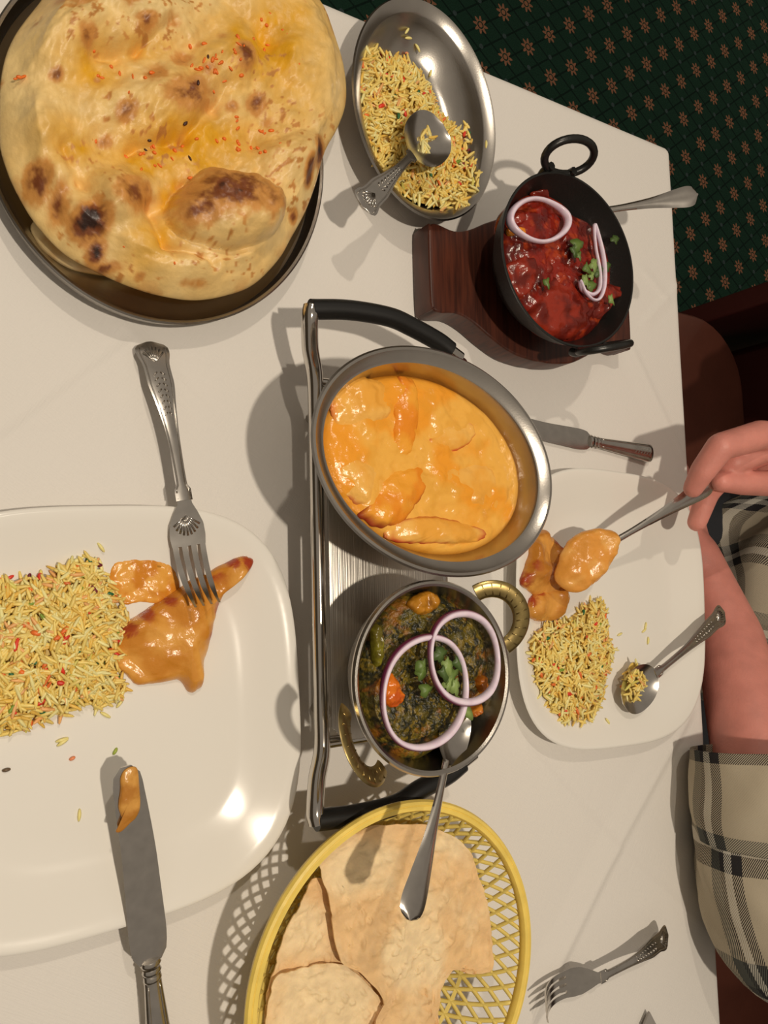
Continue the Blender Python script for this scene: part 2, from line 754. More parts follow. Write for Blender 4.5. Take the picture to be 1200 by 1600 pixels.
def relief_geo(H, L, w_end, s_end):
    """raised border lines and a shell fan on a king's pattern handle; H = dense handle stations"""
    parts = []
    for sg in (-0.78, 0.78):
        pts = [(r[0], r[1] * sg, r[2] + r[4] * sg * sg + 0.0001) for r in H[2:-2]]
        parts.append(tube_geo(pts, 0.0005, 6))
    c = np.array([s_end - 0.016, 0, 0])
    zf = lambda s: np.interp(s, H[:, 0], H[:, 2])
    for k in range(7):
        a = (k - 3) * 0.30
        p0 = c
        p1 = c + 0.0115 * np.array([math.cos(a), math.sin(a) * 0.75, 0])
        q = [(x, y, zf(x) + 0.0002) for x, y, _ in (p0, (p0 + p1) / 2, p1)]
        parts.append(tube_geo(q, [0.0003, 0.0006, 0.0007], 6))
    # scroll beads down the handle
    for k in range(8):
        s = s_end - 0.026 - k * 0.0042
        w = np.interp(s, H[:, 0], H[:, 1]) * 0.42
        for sg in (-1, 1):
            q = [(s, sg * w, zf(s) + 0.0002), (s + 0.0022, sg * w * 0.3, zf(s + 0.0022) + 0.0002)]
            parts.append(tube_geo(q, 0.0005, 6))
    return join_geo(parts)


def handle_stations(s0, L, king, z0=0.0, arch=0.005, w0=0.0032):
    """stations of a handle from s0 to L"""
    d = L - s0
    if king:
        W = [(0, w0 * 1.55), (0.07, w0 * 1.5), (0.10, w0), (0.35, 0.0036), (0.55, 0.0055), (0.70, 0.0078), (0.78, 0.0080), (0.85, 0.0083), (0.91, 0.0100), (0.96, 0.0098), (0.99, 0.0060), (1, 0.0022)]
    else:
        W = [(0, w0), (0.2, 0.0032), (0.5, 0.0050), (0.75, 0.0082), (0.88, 0.0096), (0.95, 0.0086), (0.985, 0.0054), (1, 0.0016)]
    out = []
    for f, w in W:
        z = z0 * (1 - f) + arch * math.sin(PI * min(1, f * 0.97)) - 0.0
        out.append((s0 + f * d, w * (1.12 if king else 1.0), z, 0.0028 if f < 0.5 else 0.0022, -0.0006 if king else -0.0020))
    return out


def spoon(name, label, A, B, king=False, bowl=0.052, bw=0.0185, depth=0.009, group=None, arch=0.006, roll=0.0):
    e = thing(name, label, 'spoon', A, group)
    L = place(e, A, B, roll)
    S = []
    for k in range(25):
        f = k / 24
        w = bw * math.sqrt(max(0, 1 - abs(2 * (f ** 0.92) - 1) ** 2.3)) + 0.0003
        if f > 0.5:
            w = max(w, 0.0042)
        b = math.sin(PI * f) ** 0.8
        S.append((f * bowl, w, -depth * b, 0.0012, depth * b * 0.95))
    v, fcs = strip_geo(S, 15)
    mesh('bowl', v, fcs, CUTL, e, sharp=60)
    H = dense(handle_stations(bowl - 0.0015, L, king, 0.0, arch), 46)
    v, fcs = strip_geo(H, 9)
    h = mesh('handle', v, fcs, CUTL, e, sharp=60)
    if king:
        v, fcs = relief_geo(H, L, 0.01, L)
        mesh('shell_relief', v, fcs, CUTL, h)
    return e


def fork(name, label, A, B, group=None, dipz=0.013, arch=0.006, roll=0.0, shell=True):
    e = thing(name, label, 'fork', A, group)
    L = place(e, A, B, roll)
    tl = 0.042          # tine length
    hd = 0.030          # head length behind the tines

    def zc(s):
        f = s / (tl + hd)
        return -dipz * math.sin(PI * min(1, f ** 0.85)) ** 1.0
    for k in range(4):
        y0 = (k - 1.5) * 0.0062
        S = []
        for i in range(14):
            f = i / 13
            s = f * (tl + 0.002)
            w = 0.0007 + 0.0012 * smooth(0, 0.35, f)
            S.append((s, w, zc(s), 0.0018, 0.0))
        v, fc = strip_geo(S, 5)
        off = np.array([y0 * (0.86 + 0.14 * smooth(0, tl, x)) for x in v[:, 0]])
        v[:, 1] += off
        mesh('tine', v, fc, CUTL, e, sharp=50)
    S = []
    for i in range(18):
        f = i / 17
        s = tl + f * hd
        w = 0.0113 * (1 - smooth(0.25, 1.0, f)) + 0.0036
        if f < 0.25:
            w = 0.0113 + 0.0006 * f + 0.0036 * f * 2
        w = np.interp(f, [0, 0.2, 0.45, 0.7, 0.88, 1], [0.0114, 0.0122, 0.0116, 0.0082, 0.0050, 0.0044])
        S.append((s, w, zc(s), 0.0022, 0.0))
    v, fc = strip_geo(S, 11)
    hdo = mesh('head', v, fc, CUTL, e, sharp=50)
    if shell:
        parts = []
        c = np.array([tl + 0.019, 0])
        for k in range(9):
            a = PI + (k - 4) * 0.27
            p1 = c + 0.0125 * np.array([math.cos(a), math.sin(a) * 0.8])
            q = [(c[0], c[1], zc(c[0]) + 0.0002), ((c[0] + p1[0]) / 2, (c[1] + p1[1]) / 2, zc((c[0] + p1[0]) / 2) + 0.0003), (p1[0], p1[1], zc(p1[0]) + 0.0002)]
            parts.append(tube_geo(q, [0.0003, 0.0006, 0.0008], 6))
        v, fc = join_geo(parts)
        mesh('shell_relief', v, fc, CUTL, hdo)
    H = dense(handle_stations(tl + hd - 0.0015, L, True, 0.0, arch), 46)
    v, fc = strip_geo(H, 9)
    h = mesh('handle', v, fc, CUTL, e, sharp=60)
    v, fc = relief_geo(H, L, 0.01, L)
    mesh('shell_relief', v, fc, CUTL, h)
    return e


def knife(name, label, A, B, blade=0.125, bwid=0.0105, flip=1, roll=0.0, king=True):
    e = thing(name, label, 'knife', A)
    L = place(e, A, B, roll)
    S = []
    for k in range(24):
        f = k / 23
        w = bwid * np.interp(f, [0, 0.02, 0.06, 0.2, 0.6, 0.85, 0.95, 1.0], [0.30, 0.62, 0.80, 0.88, 1.0, 1.08, 1.0, 0.62])
        S.append((f * blade, w, 0, 0.0016, -0.0004))
    v, fc = strip_geo(S, 7)
    v[:, 1] += np.array([flip * bwid * 0.22 * (1 - smooth(0, 0.5 * blade, x)) for x in v[:, 0]])
    mesh('blade', v, fc, CUTL, e, sharp=40)
    rings = []
    for q, r in ((blade - 0.001, 0.0066), (blade + 0.004, 0.0062), (blade + 0.009, 0.0060)):
        rings.append(tube_geo([(q, 0, -0.0008), (q + 0.0018, 0, -0.0008), (q + 0.0036, 0, -0.0008)], [r * 0.86, r, r * 0.86], 16, flat=0.62, ref=(0, 0, 1)))
    v, fc = join_geo(rings)
    mesh('bolster', v, fc, CUTL, e, sharp=50)
    s0 = blade + 0.008
    d = L - s0
    pts = [(s0 + f * d, 0, -0.0008) for f in np.linspace(0, 1, 24)]
    rad = np.interp(np.linspace(0, 1, 24), [0, 0.1, 0.5, 0.8, 0.93, 0.975, 1], [0.0056, 0.0056, 0.0075, 0.0092, 0.0098, 0.0088, 0.003])
    v, fc = tube_geo(pts, rad, 18, flat=0.5, ref=(0, 0, 1))
    h = mesh('handle', v, fc, CUTL, e, sharp=50)
    parts = []
    for sg in (-0.62, 0.62):
        q = [(p[0], sg * r, p[2] + 0.5 * r * math.sqrt(1 - sg * sg)) for p, r in zip(pts[2:-2], rad[2:-2])]
        parts.append(tube_geo(q, 0.0005, 6))
    for k in range(6):
        s = L - 0.010 - k * 0.004
        r = np.interp(s, [p[0] for p in pts], rad)
        parts.append(tube_geo([(s, -0.35 * r, -0.0008 + 0.47 * r), (s + 0.003, 0, -0.0008 + 0.5 * r), (s, 0.35 * r, -0.0008 + 0.47 * r)], 0.0005, 6))
    v, fc = join_geo(parts)
    mesh('handle_relief', v, fc, CUTL, h)
    return e


# ------------------------------------------------------------------ rice
RICE_COL = [(alb(226, 188, 98), 58), (alb(232, 202, 128), 22), (alb(218, 170, 72), 14), (alb(224, 158, 90), 5), (alb(204, 184, 86), 1)]
BIT_COL = [(alb(205, 52, 30), 34), (alb(220, 105, 40), 30), (alb(34, 92, 48), 18), (alb(120, 140, 40), 12), (alb(110, 30, 40), 6)]


def pick(tbl):
    w = np.array([q for _, q in tbl], float)
    return np.array(tbl[rng.choice(len(tbl), p=w / w.sum())][0])


GU = []
for iz, (zz, rr_) in enumerate(((-1.0, 0.0), (-0.82, 0.62), (-0.3, 1.0), (0.3, 1.0), (0.82, 0.62), (1.0, 0.0))):
    GU.append((zz, rr_))


def grain_geo(c, d, ln, r, bend):
    d = d / np.linalg.norm(d)
    u = np.cross(d, [0.1, 0.2, 1.0])
    u /= np.linalg.norm(u)
    w = np.cross(d, u)
    vs = []
    for zz, rr_ in GU[1:-1]:
        cc = c + d * zz * ln / 2 + w * bend * zz * zz
        for k in range(5):
            a = 2 * PI * k / 5
            vs.append(cc + (u * math.cos(a) + w * math.sin(a)) * r * rr_)
    vs.append(c - d * ln / 2 + w * bend)
    vs.append(c + d * ln / 2 + w * bend)
    fs = []
    for i in range(3):
        for k in range(5):
            l = (k + 1) % 5
            fs.append((i * 5 + k, i * 5 + l, i * 5 + 5 + l, i * 5 + 5 + k))
    for k in range(5):
        l = (k + 1) % 5
        fs.append((20, l, k))
        fs.append((21, 15 + k, 15 + l))
    return vs, fs


def inside(P, x, y):
    n = len(P)
    c = False
    j = n - 1
    for i in range(n):
        if ((P[i][1] > y) != (P[j][1] > y)) and (x < (P[j][0] - P[i][0]) * (y - P[i][1]) / (P[j][1] - P[i][1]) + P[i][0]):
            c = not c
        j = i
    return c


def rice_pile(name, label, outline, zbase, h, count, seed, group='portions of pilau rice', flow=None):
    O = resample(outline, 72)
    c = O.mean(0)
    x0, y0 = O.min(0)
    x1, y1 = O.max(0)
    vs = []
    fs = []
    cols = []
    N = 0
    # filler mound under the grains
    R_ = np.linalg.norm(O - c, axis=1)
    A_ = np.arctan2(O[:, 1] - c[1], O[:, 0] - c[0])
    od = np.argsort(A_)
    A_, R_ = A_[od], R_[od]
    A2 = np.r_[A_ - 2 * PI, A_, A_ + 2 * PI]
    R2 = np.r_[R_, R_, R_]

    def height(x, y):
        t = np.hypot(x - c[0], y - c[1]) / np.interp(np.arctan2(y - c[1], x - c[0]), A2, R2)
        t = np.minimum(t, 1)
        return h * (1 - t ** 2.6) * (0.62 + 0.76 * fbm(x * 38, y * 38, seed, 3)), t
    rings = np.linspace(0, 0.93, 9)
    mv = [(c[0], c[1], zbase(c[0], c[1]) + height(c[0], c[1])[0] - 0.002)]
    for t in rings[1:]:
        for k in range(72):
            p = c + (O[k] - c) * t
            hh, _ = height(p[0], p[1])
            mv.append((p[0], p[1], zbase(p[0], p[1]) + max(hh - 0.0025, 0.0003)))
    mf = [(0, 1 + k, 1 + (k + 1) % 72) for k in range(72)]
    for i in range(7):
        for k in range(72):
            a = 1 + i * 72 + k
            b = 1 + i * 72 + (k + 1) % 72
            mf.append((a, a + 72, b + 72, b))
    vs += mv
    fs += mf
    base_c = alb(206, 170, 84)
    cols += [base_c] * len(mv)
    N = len(vs)
    k = 0
    tries = 0
    while k < count and tries < count * 8:
        tries += 1
        x, y = rng.uniform(x0, x1), rng.uniform(y0, y1)
        if not inside(O, x, y):
            continue
        hh, t = height(x, y)
        if t > 0.8 and rng.random() < (t - 0.8) * 2.6:
            continue
        bit = rng.random() < 0.055
        z = zbase(x, y) + max(hh, 0.0) + rng.uniform(-0.0015, 0.0018) + 0.0009
        if flow is None:
            az = rng.uniform(0, 2 * PI)
        else:
            az = flow + rng.normal(0, 0.75) + 2.2 * (fbm(np.array(x * 30), np.array(y * 30), seed + 3, 2) - 0.5)
        tl = rng.normal(0, 0.17)
        d = np.array([math.cos(az) * math.cos(tl), math.sin(az) * math.cos(tl), math.sin(tl)])
        z += abs(math.sin(tl)) * 0.002
        if bit:
            ln, r, cc = rng.uniform(0.004, 0.009), rng.uniform(0.0010, 0.0017), pick(BIT_COL)
        else:
            ln, r, cc = rng.uniform(0.0092, 0.0140), rng.uniform(0.00108, 0.00142), pick(RICE_COL)
        g, gf = grain_geo(np.array([x, y, z]), d, ln, r, rng.uniform(-0.0014, 0.0014))
        vs += g
        fs += [tuple(q + N for q in f) for f in gf]
        N += len(g)
        cols += [cc * rng.uniform(0.88, 1.08)] * len(g)
        k += 1
    o = mesh(name, vs, fs, RICEM, cols=np.array(cols))
    recenter(o, (c[0], c[1], zbase(c[0], c[1])))
    tag(o, label, 'rice', group, 'stuff')
    return o


def loose_grains(spots, zbase, label, group):
    for (px, py, az, kind) in spots:
        z = 0.76
        for _ in range(12):
            p = at(px, py, z)
            z = zbase(p[0], p[1]) + 0.0011
        ln = {'r': 0.008, 'g': 0.005, 'o': 0.004, 's': 0.005}[kind]
        cc = {'r': alb(228, 200, 120), 'g': alb(150, 160, 60), 'o': alb(226, 130, 80), 's': alb(96, 74, 50)}[kind]
        v, f = grain_geo(np.array([0, 0, 0.0]), np.array([math.cos(az), math.sin(az), 0.0]), ln, 0.00115, 0.0004)
        nm = {'r': 'rice_grain', 'g': 'vegetable_bit', 'o': 'vegetable_bit', 's': 'cumin_seed'}[kind]
        o = mesh(nm, v, f, RICEM, cols=np.tile(cc, (len(v), 1)))
        o.location = (p[0], p[1], z)
        tag(o, label[kind], {'r': 'rice', 'g': 'vegetable', 'o': 'vegetable', 's': 'seed'}[kind], group)


# ------------------------------------------------------------------ plates
def plate(name, label, cx, cy, phi, h=0.129):
    prof = [(None, 0.0032), (0.062, 0.0032), (0.060, 0.0), (0.056, 0.0), (0.052, 0.004), (0.030, 0.0085), (0.006, 0.0165),
            (0.0008, 0.0188), (0.0, 0.0198), (0.0008, 0.0208), (0.003, 0.0208), (0.010, 0.0185), (0.024, 0.0135), (0.036, 0.0092), (0.044, 0.0078), (0.06, 0.0074), (None, 0.0074)]
    o = lathe(name, prof, squircle(0, 0, h, 3.3, phi), CERAMIC, seg=128, sharp=60)
    o.location = (cx, cy, TZ + 0.001)
    tag(o, label, 'plate', 'square dinner plates')

    def zb(x, y):
        c, s = math.cos(-phi), math.sin(-phi)
        X, Y = np.asarray(x) - cx, np.asarray(y) - cy
        u, v = np.abs(c * X - s * Y), np.abs(s * X + c * Y)
        r = (u ** 3.3 + v ** 3.3) ** (1 / 3.3)
        return TZ + 0.001 + np.interp(h - r, [0, 0.003, 0.010, 0.024, 0.036, 0.044, 0.06], [0.0208, 0.0208, 0.0185, 0.0135, 0.0092, 0.0078, 0.0074])
    return o, zb


plL, zbL = plate('dinner_plate', 'white square plate with a big heap of rice, holding a fork and a knife', 0.113, -0.081, 0.04)
plR, zbR = plate('dinner_plate', 'white square plate in front of the diner in the plaid shirt', 0.577, -0.0355, -0.05)

# ------------------------------------------------------------------ naan on tray
TRC = (0.152, 0.302)
tr_o = lathe('serving_tray', [(None, 0.001), (0.012, 0.001), (0.004, 0.006), (0.0005, 0.019), (0.0, 0.0205), (0.0012, 0.0215), (0.003, 0.0205), (0.0055, 0.008), (0.014, 0.0028), (None, 0.0028)],
             oval(0, 0, 0.133, 0.116, math.radians(72)), STEEL, seg=128)
tr_o.location = (TRC[0], TRC[1], TZ + 0.001)
tag(tr_o, 'round stainless steel tray under the naan bread', 'tray')

NZ = 0.776


def px_field(x, y, zref):
    """pixel-like coordinates of points on the plane z = zref (for laying out surface features)"""
    P = np.stack([np.asarray(x), np.asarray(y), np.full(np.shape(x), zref - CH)], -1)
    c = P @ R
    return c[..., 0] / c[..., 2] * F + 600, c[..., 1] / c[..., 2] * F + 800


def seg_dist(u, v, a, b):
    a, b = np.array(a, float), np.array(b, float)
    d = b - a
    t = np.clip(((u - a[0]) * d[0] + (v - a[1]) * d[1]) / (d @ d), 0, 1)
    return np.hypot(u - a[0] - t * d[0], v - a[1] - t * d[1])


BUB = [(348, 332, 90, 62, 0.027), (192, 308, 52, 46, 0.014), (268, 160, 84, 58, 0.011), (215, 30, 78, 56, 0.014), (95, 55, 60, 60, 0.010), (445, 245, 58, 42, 0.010), (345, 100, 48, 40, 0.009),
       (470, 120, 55, 60, 0.008), (60, 200, 55, 70, 0.008), (380, 105, 40, 35, 0.004), (180, 180, 40, 30, 0.004), (390, 20, 50, 40, 0.004), (130, 360, 60, 40, 0.006), (300, 430, 90, 28, 0.008)]
CRE = [((205, 232), (290, 215), 9, 0.007), ((290, 215), (335, 165), 9, 0.007), ((335, 165), (352, 138), 9, 0.005), ((145, 96), (215, 82), 8, 0.006), ((215, 82), (270, 40), 8, 0.006),
       ((255, 385), (330, 415), 7, 0.006), ((255, 385), (235, 320), 9, 0.007), ((100, 240), (125, 290), 10, 0.005), ((240, 330), (290, 290), 12, 0.006), ((400, 230), (480, 200), 10, 0.005), ((410, 265), (400, 220), 9, 0.004),
       ((350, 0), (420, 60), 14, 0.005), ((420, 60), (440, 140), 14, 0.004), ((60, 340), (100, 300), 8, 0.003), ((125, 290), (150, 330), 9, 0.005)]
CHAR = [(375, 100, 17, 24, .95), (282, 96, 20, 18, .6), (400, 162, 18, 18, .7), (195, 180, 18, 17, .75), (165, 218, 16, 13, .55), (85, 125, 12, 11, .85), (130, 70, 16, 20, .6), (290, 155, 45, 32, .7), (240, 125, 22, 22, .5),
        (115, 12, 30, 20, .75), (195, 8, 22, 20, .95), (220, 50, 18, 14, .85), (268, 40, 16, 12, .5), (345, 315, 75, 42, .95), (300, 345, 34, 26, .8), (405, 330, 30, 40, .55), (200, 312, 38, 32, .7), (225, 310, 14, 24, .7),
        (60, 280, 22, 32, .95), (138, 350, 27, 25, 1.7), (152, 388, 15, 20, 1.1), (92, 320, 18, 34, .7), (170, 412, 26, 10, .7), (500, 235, 17, 20, 1.2), (480, 270, 12, 22, 1.2), (462, 335, 9, 12, .8), (310, 442, 24, 8, .45),
        (222, 428, 9, 7, .6), (420, 190, 12, 12, .4), (360, 170, 12, 14, .5), (150, 128, 8, 7, .4), (320, 120, 14, 12, .6), (500, 330, 6, 8, .6), (250, 5, 14, 8, .8), (345, 60, 10, 10, .35), (310, 70, 9, 9, .4), (290, 440, 12, 8, .3)]


def naan_extra(x, y, t):
    u, v = px_field(x, y, 0.79)
    wu = u + 16 * (fbm(u / 45, v / 45, 61, 3) - 0.5)
    wv = v + 16 * (fbm(u / 45, v / 45, 62, 3) - 0.5)
    z = np.zeros_like(x)
    for a, b, rx, ry, hh in BUB:
        q = ((wu - a) / rx) ** 2 + ((wv - b) / ry) ** 2
        z = np.maximum(z, hh * np.sqrt(np.clip(1 - q, 0, 1))) if hh > 0.02 else (z + hh * np.exp(-q ** 1.8 * 1.2) if hh > 0.0085 else z + hh * np.exp(-q * 1.3))
    for a, b, w, dp in CRE:
        z = z - dp * 1.0 * np.exp(-np.abs(seg_dist(wu, wv, a, b) / (w * 1.25)) ** 1.5)
    z = z + 0.007 * np.exp(-((t - 0.80) / 0.15) ** 2)
    z = z + 0.010 * (fbm(u / 75, v / 75, 21, 3) - 0.5)
    z = z + 0.0065 * (fbm(u / 30, v / 30, 22, 3) - 0.5)
    z = z + 0.0012 * (fbm(u / 8, v / 8, 23, 2) - 0.5)
    return z * np.clip((1 - t) * 7, 0, 1)


def naan_col(x, y, t, z):
    u, v = px_field(x, y, 0.79)
    n1 = fbm(u / 70, v / 70, 31, 4)[:, None]
    n2 = fbm(u / 14, v / 14, 33, 3)[:, None]
    pale, cream, butter = alb(212, 166, 92), alb(226, 190, 126), alb(206, 146, 26)
    c = pale * (1 - n1) + cream * n1
    bz = np.zeros_like(u)
    for a, b, rx, ry, k in [(300, 225, 120, 60, .9), (420, 70, 90, 80, 1.0), (240, 250, 120, 50, .8), (360, 110, 100, 60, .6), (140, 110, 60, 50, .7), (240, 375, 40, 45, .8), (110, 225, 50, 40, .8), (220, 80, 60, 30, .5), (450, 140, 60, 80, .5), (270, 300, 30, 50, .9)]:
        bz = np.maximum(bz, k * np.exp(-((u - a) / rx) ** 2 - ((v - b) / ry) ** 2))
    bz = np.clip(1.15 * bz * (0.45 + 1.1 * fbm(u / 26, v / 26, 35, 4)), 0, 1)[:, None]
    c = c * (1 - bz) + butter * bz
    ch = np.zeros_like(u)
    for a, b, rx, ry, k in CHAR:
        q = ((u - a) / rx) ** 2 + ((v - b) / ry) ** 2
        ch = np.maximum(ch, k * np.exp(-q * 1.15))
    ch = ch * (0.30 + 1.35 * fbm(u / 13, v / 13, 37, 4, .65))
    edge = 0.25 * smooth(0.86, 1.0, t) * smooth(0.45, 0.65, fbm(u / 40, v / 40, 39, 3))
    ch = np.maximum(ch, edge)
    # small scattered scorch freckles
    fr = smooth(0.62, 0.76, fbm(u / 8, v / 8, 41, 2)) * 0.55 * smooth(0.44, 0.66, fbm(u / 60, v / 60, 43, 2))
    ch = np.maximum(ch, fr)[:, None]
    tan, brown, black = alb(190, 128, 60), alb(112, 58, 26), alb(44, 24, 16)
    w1 = smooth(0.10, 0.40, ch)
    w2 = smooth(0.42, 0.85, ch)
    w3 = smooth(0.95, 1.35, ch)
    c = c * (1 - w1) + tan * w1
    c = c * (1 - w2) + brown * w2
    c = c * (1 - w3) + black * w3
    return c * (0.94 + 0.12 * n2)


NAAN_O = [(62, -5), (22, 50), (4, 110), (0, 200), (14, 258), (36, 305), (62, 345), (103, 388), (150, 415), (205, 440), (258, 456), (312, 463), (362, 455), (404, 438), (442, 400), (462, 366), (484, 325), (500, 282), (515, 230), (536, 190), (548, 150), (545, 100), (531, 50), (508, -5), (460, -60), (350, -105), (200, -100), (105, -55)]
naan = lump('naan_bread', poly(NAAN_O, 0.785), NZ, 0.013, naan_col, BREADM, n=420, nr=190, k=8, extra=naan_extra)
recenter(naan, (*at(270, 180, 0.78)[:2], NZ))
tag(naan, 'large blistered naan bread with brown char spots, shiny with butter', 'naan')
n2o = lump('naan_bread', poly([(60, 330), (62, 362), (90, 392), (130, 412), (200, 420), (260, 400), (250, 330), (150, 300)], 0.770), 0.7555, 0.012,
           two_tone(alb(222, 190, 130), alb(200, 150, 80), 60, 4), BREADM, n=90, nr=24, k=6, nz=0.002, ns=80)
recenter(n2o, (*at(150, 370, 0.76)[:2], 0.7555))
tag(n2o, 'torn pale naan piece tucked under the large naan', 'naan')


def naan_z(u, v):
    p = at(u, v, 0.79)
    zz = NZ + 0.013 + naan_extra(np.array([p[0]]), np.array([p[1]]), np.array([0.4]))[0]
    return p[0], p[1], zz


fl_v, fl_f, fl_c = [], [], []
FL = [(375, 215, 40), (345, 120, 40), (340, 95, 30), (230, 235, 40), (110, 225, 30), (180, 110, 40), (420, 45, 30), (490, 100, 25), (150, 240, 30), (280, 235, 40), (405, 215, 30), (230, 380, 30), (330, 130, 25), (60, 130, 30)]
for a, b, s in FL:
    for k in range(9):
        u, v = rng.normal(a, s * 0.7), rng.normal(b, s * 0.6)
        x, y, z = naan_z(u, v)
        az = rng.uniform(0, PI)
        g, f = grain_geo(np.array([x, y, z + 0.0004]), np.array([math.cos(az), math.sin(az), rng.normal(0, .2)]), rng.uniform(.0022, .0050), rng.uniform(.0006, .0013), 0)
        nn = len(fl_v)
        fl_v += g
        fl_f += [tuple(i + nn for i in q) for q in f]
        cc = alb(222, 104, 30) if rng.random() < 0.93 else alb(60, 30, 24)
        fl_c += [cc] * len(g)
fo = mesh('carrot_flecks', fl_v, fl_f, RICEM, cols=np.array(fl_c))
recenter(fo, (*at(270, 180, 0.79)[:2], 0.79))
tag(fo, 'tiny orange flecks sprinkled over the buttered naan', 'garnish', kind='stuff')

# ------------------------------------------------------------------ oval dish of rice
RD = (0.3615, 0.3815)
RDphi = math.radians(87.5)
rdo = lathe('oval_dish', [(None, 0.001), (0.034, 0.001), (0.026, 0.004), (0.012, 0.022), (0.009, 0.028), (0.001, 0.032), (0.0, 0.0335), (0.0012, 0.0348), (0.003, 0.0342), (0.0095, 0.0300), (0.0105, 0.0290), (0.0135, 0.0235), (0.0275, 0.0065), (0.036, 0.0035), (None, 0.003)],
            oval(0, 0, 0.0945, 0.0725, RDphi), STEEL, seg=128)
rdo.location = (RD[0], RD[1], TZ + 0.001)
tag(rdo, 'oval stainless steel dish holding yellow pilau rice', 'dish')


def zb_dish(x, y):
    c, s = math.cos(-RDphi), math.sin(-RDphi)
    X, Y = x - RD[0], y - RD[1]
    u, v = c * X - s * Y, s * X + c * Y
    r = math.hypot(u / 0.0945, v / 0.0725)
    d = (1 - r) * 0.083
    return TZ + 0.001 + float(np.interp(d, [0, 0.0095, 0.0135, 0.0275, 0.036], [0.034, 0.030, 0.0235, 0.0065, 0.0035]))


rice_pile('pilau_rice', 'yellow pilau rice heaped in the oval steel dish',
          poly([(563, 140), (570, 78), (610, 62), (650, 68), (690, 105), (702, 140), (714, 165), (742, 190), (748, 240), (745, 290), (722, 322), (690, 328), (645, 300), (606, 262), (583, 215), (566, 175)], 0.778),
          zb_dish, 0.017, 1500, 11, flow=0.9)
loose_grains([(655, 42, .3, 'r'), (675, 52, 2.2, 'r'), (640, 44, 1.0, 'r'), (703, 85, 1.3, 'r'), (662, 56, .1, 'o'), (760, 225, 1.5, 'r')],
             lambda x, y: zb_dish(x, y), {'r': 'loose yellow rice grain on the inside of the oval dish', 'o': 'orange vegetable bit on the bare floor of the oval dish'}, 'stray bits in the oval dish')
spoon('serving_spoon', 'ornate-handled serving spoon resting in the oval dish of rice', V(692, 193, 0.789), V(566, 322, 0.808), True, bowl=0.056, bw=0.0215, depth=0.008, arch=0.004)

# ------------------------------------------------------------------ karahi on its wooden stand
KC = np.array([0.4745, 0.2605])
KR = 0.0785
KZ = 0.828
st_pts = []
SC = (0.487, 0.2525)


def stand_outline():
    half = [(-0.122, 0.0), (-0.122, 0.030), (-0.119, 0.0365), (-0.112, 0.038), (-0.095, 0.036), (-0.078, 0.041), (-0.058, 0.052), (-0.036, 0.0615), (-0.012, 0.065), (0.0, 0.065)]
    up = half[1:] + [(-x, y) for x, y in half[::-1][1:]][:-1]
    dn = [(-x, -y) for x, y in up]
    return up + dn


def extrude(name, outline, z0, z1, m, parent=None, bev=0.0):
    n = len(outline)
    v = [(x, y, z0) for x, y in outline] + [(x, y, z1) for x, y in outline]
    f = [tuple(range(n - 1, -1, -1)), tuple(range(n, 2 * n))] + [(i, (i + 1) % n, n + (i + 1) % n, n + i) for i in range(n)]
    o = mesh(name, v, f, m, parent, smooth_=False)
    bm = bmesh.new()
    bm.from_mesh(o.data)
    bmesh.ops.recalc_face_normals(bm, faces=bm.faces)
    if bev:
        es = [e for e in bm.edges if len(e.link_faces) == 2 and any(len(q.verts) > 4 for q in e.link_faces)]
        bmesh.ops.bevel(bm, geom=es, offset=bev, segments=3, profile=0.5, affect='EDGES')
    bm.to_mesh(o.data)
    bm.free()
    o.data.polygons.foreach_set('use_smooth', np.ones(len(o.data.polygons), bool))
    o.data.set_sharp_from_angle(angle=math.radians(30))
    return o


def wood_material():
    m = bpy.data.materials.new('mahogany')
    m.use_nodes = True
    nt = m.node_tree
    p = nt.nodes['Principled BSDF']
    p.inputs['Roughness'].default_value = 0.4
    tc = nt.nodes.new('ShaderNodeTexCoord')
    mp = nt.nodes.new('ShaderNodeMapping')
    mp.inputs['Scale'].default_value = (300, 20, 60)
    nt.links.new(tc.outputs['Object'], mp.inputs[0])
    n = nt.nodes.new('ShaderNodeTexNoise')
    n.inputs['Scale'].default_value = 1.0
    n.inputs['Detail'].default_value = 5
    nt.links.new(mp.outputs[0], n.inputs['Vector'])
    cr = nt.nodes.new('ShaderNodeValToRGB')
    cr.color_ramp.elements[0].position = 0.3
    cr.color_ramp.elements[0].color = (0.030, 0.007, 0.004, 1)
    cr.color_ramp.elements[1].position = 0.7
    cr.color_ramp.elements[1].color = (0.105, 0.026, 0.012, 1)
    nt.links.new(n.outputs['Fac'], cr.inputs[0])
    nt.links.new(cr.outputs[0], p.inputs['Base Color'])
    return m


so = catmull([(x, y, 0) for x, y in stand_outline()], 4, True)[:, :2]
stand = extrude('wooden_stand', [tuple(q) for q in so], 0.0, 0.0245, wood_material(), bev=0.002)
stand.location = (SC[0], SC[1], TZ + 0.001)
tag(stand, 'dark mahogany stand with flared sides carrying the black karahi', 'stand')

kar = thing('karahi', 'black iron karahi bowl with two ring handles, filled with red curry', 'karahi', (KC[0], KC[1], TZ + 0.0255))
kz = KZ - TZ - 0.0255
lathe('bowl', [(None, 0.0), (0.046, 0.0), (0.036, 0.006), (0.020, 0.018), (0.008, 0.034), (0.0010, kz - 0.002), (0.0, kz - 0.0005), (0.0006, kz), (0.0022, kz), (0.0030, kz - 0.002), (0.0105, 0.034), (0.022, 0.019), (0.038, 0.008), (None, 0.004)],
      oval(0, 0, KR, KR * 0.955, math.radians(25)), BLACKIRON, kar, seg=96)


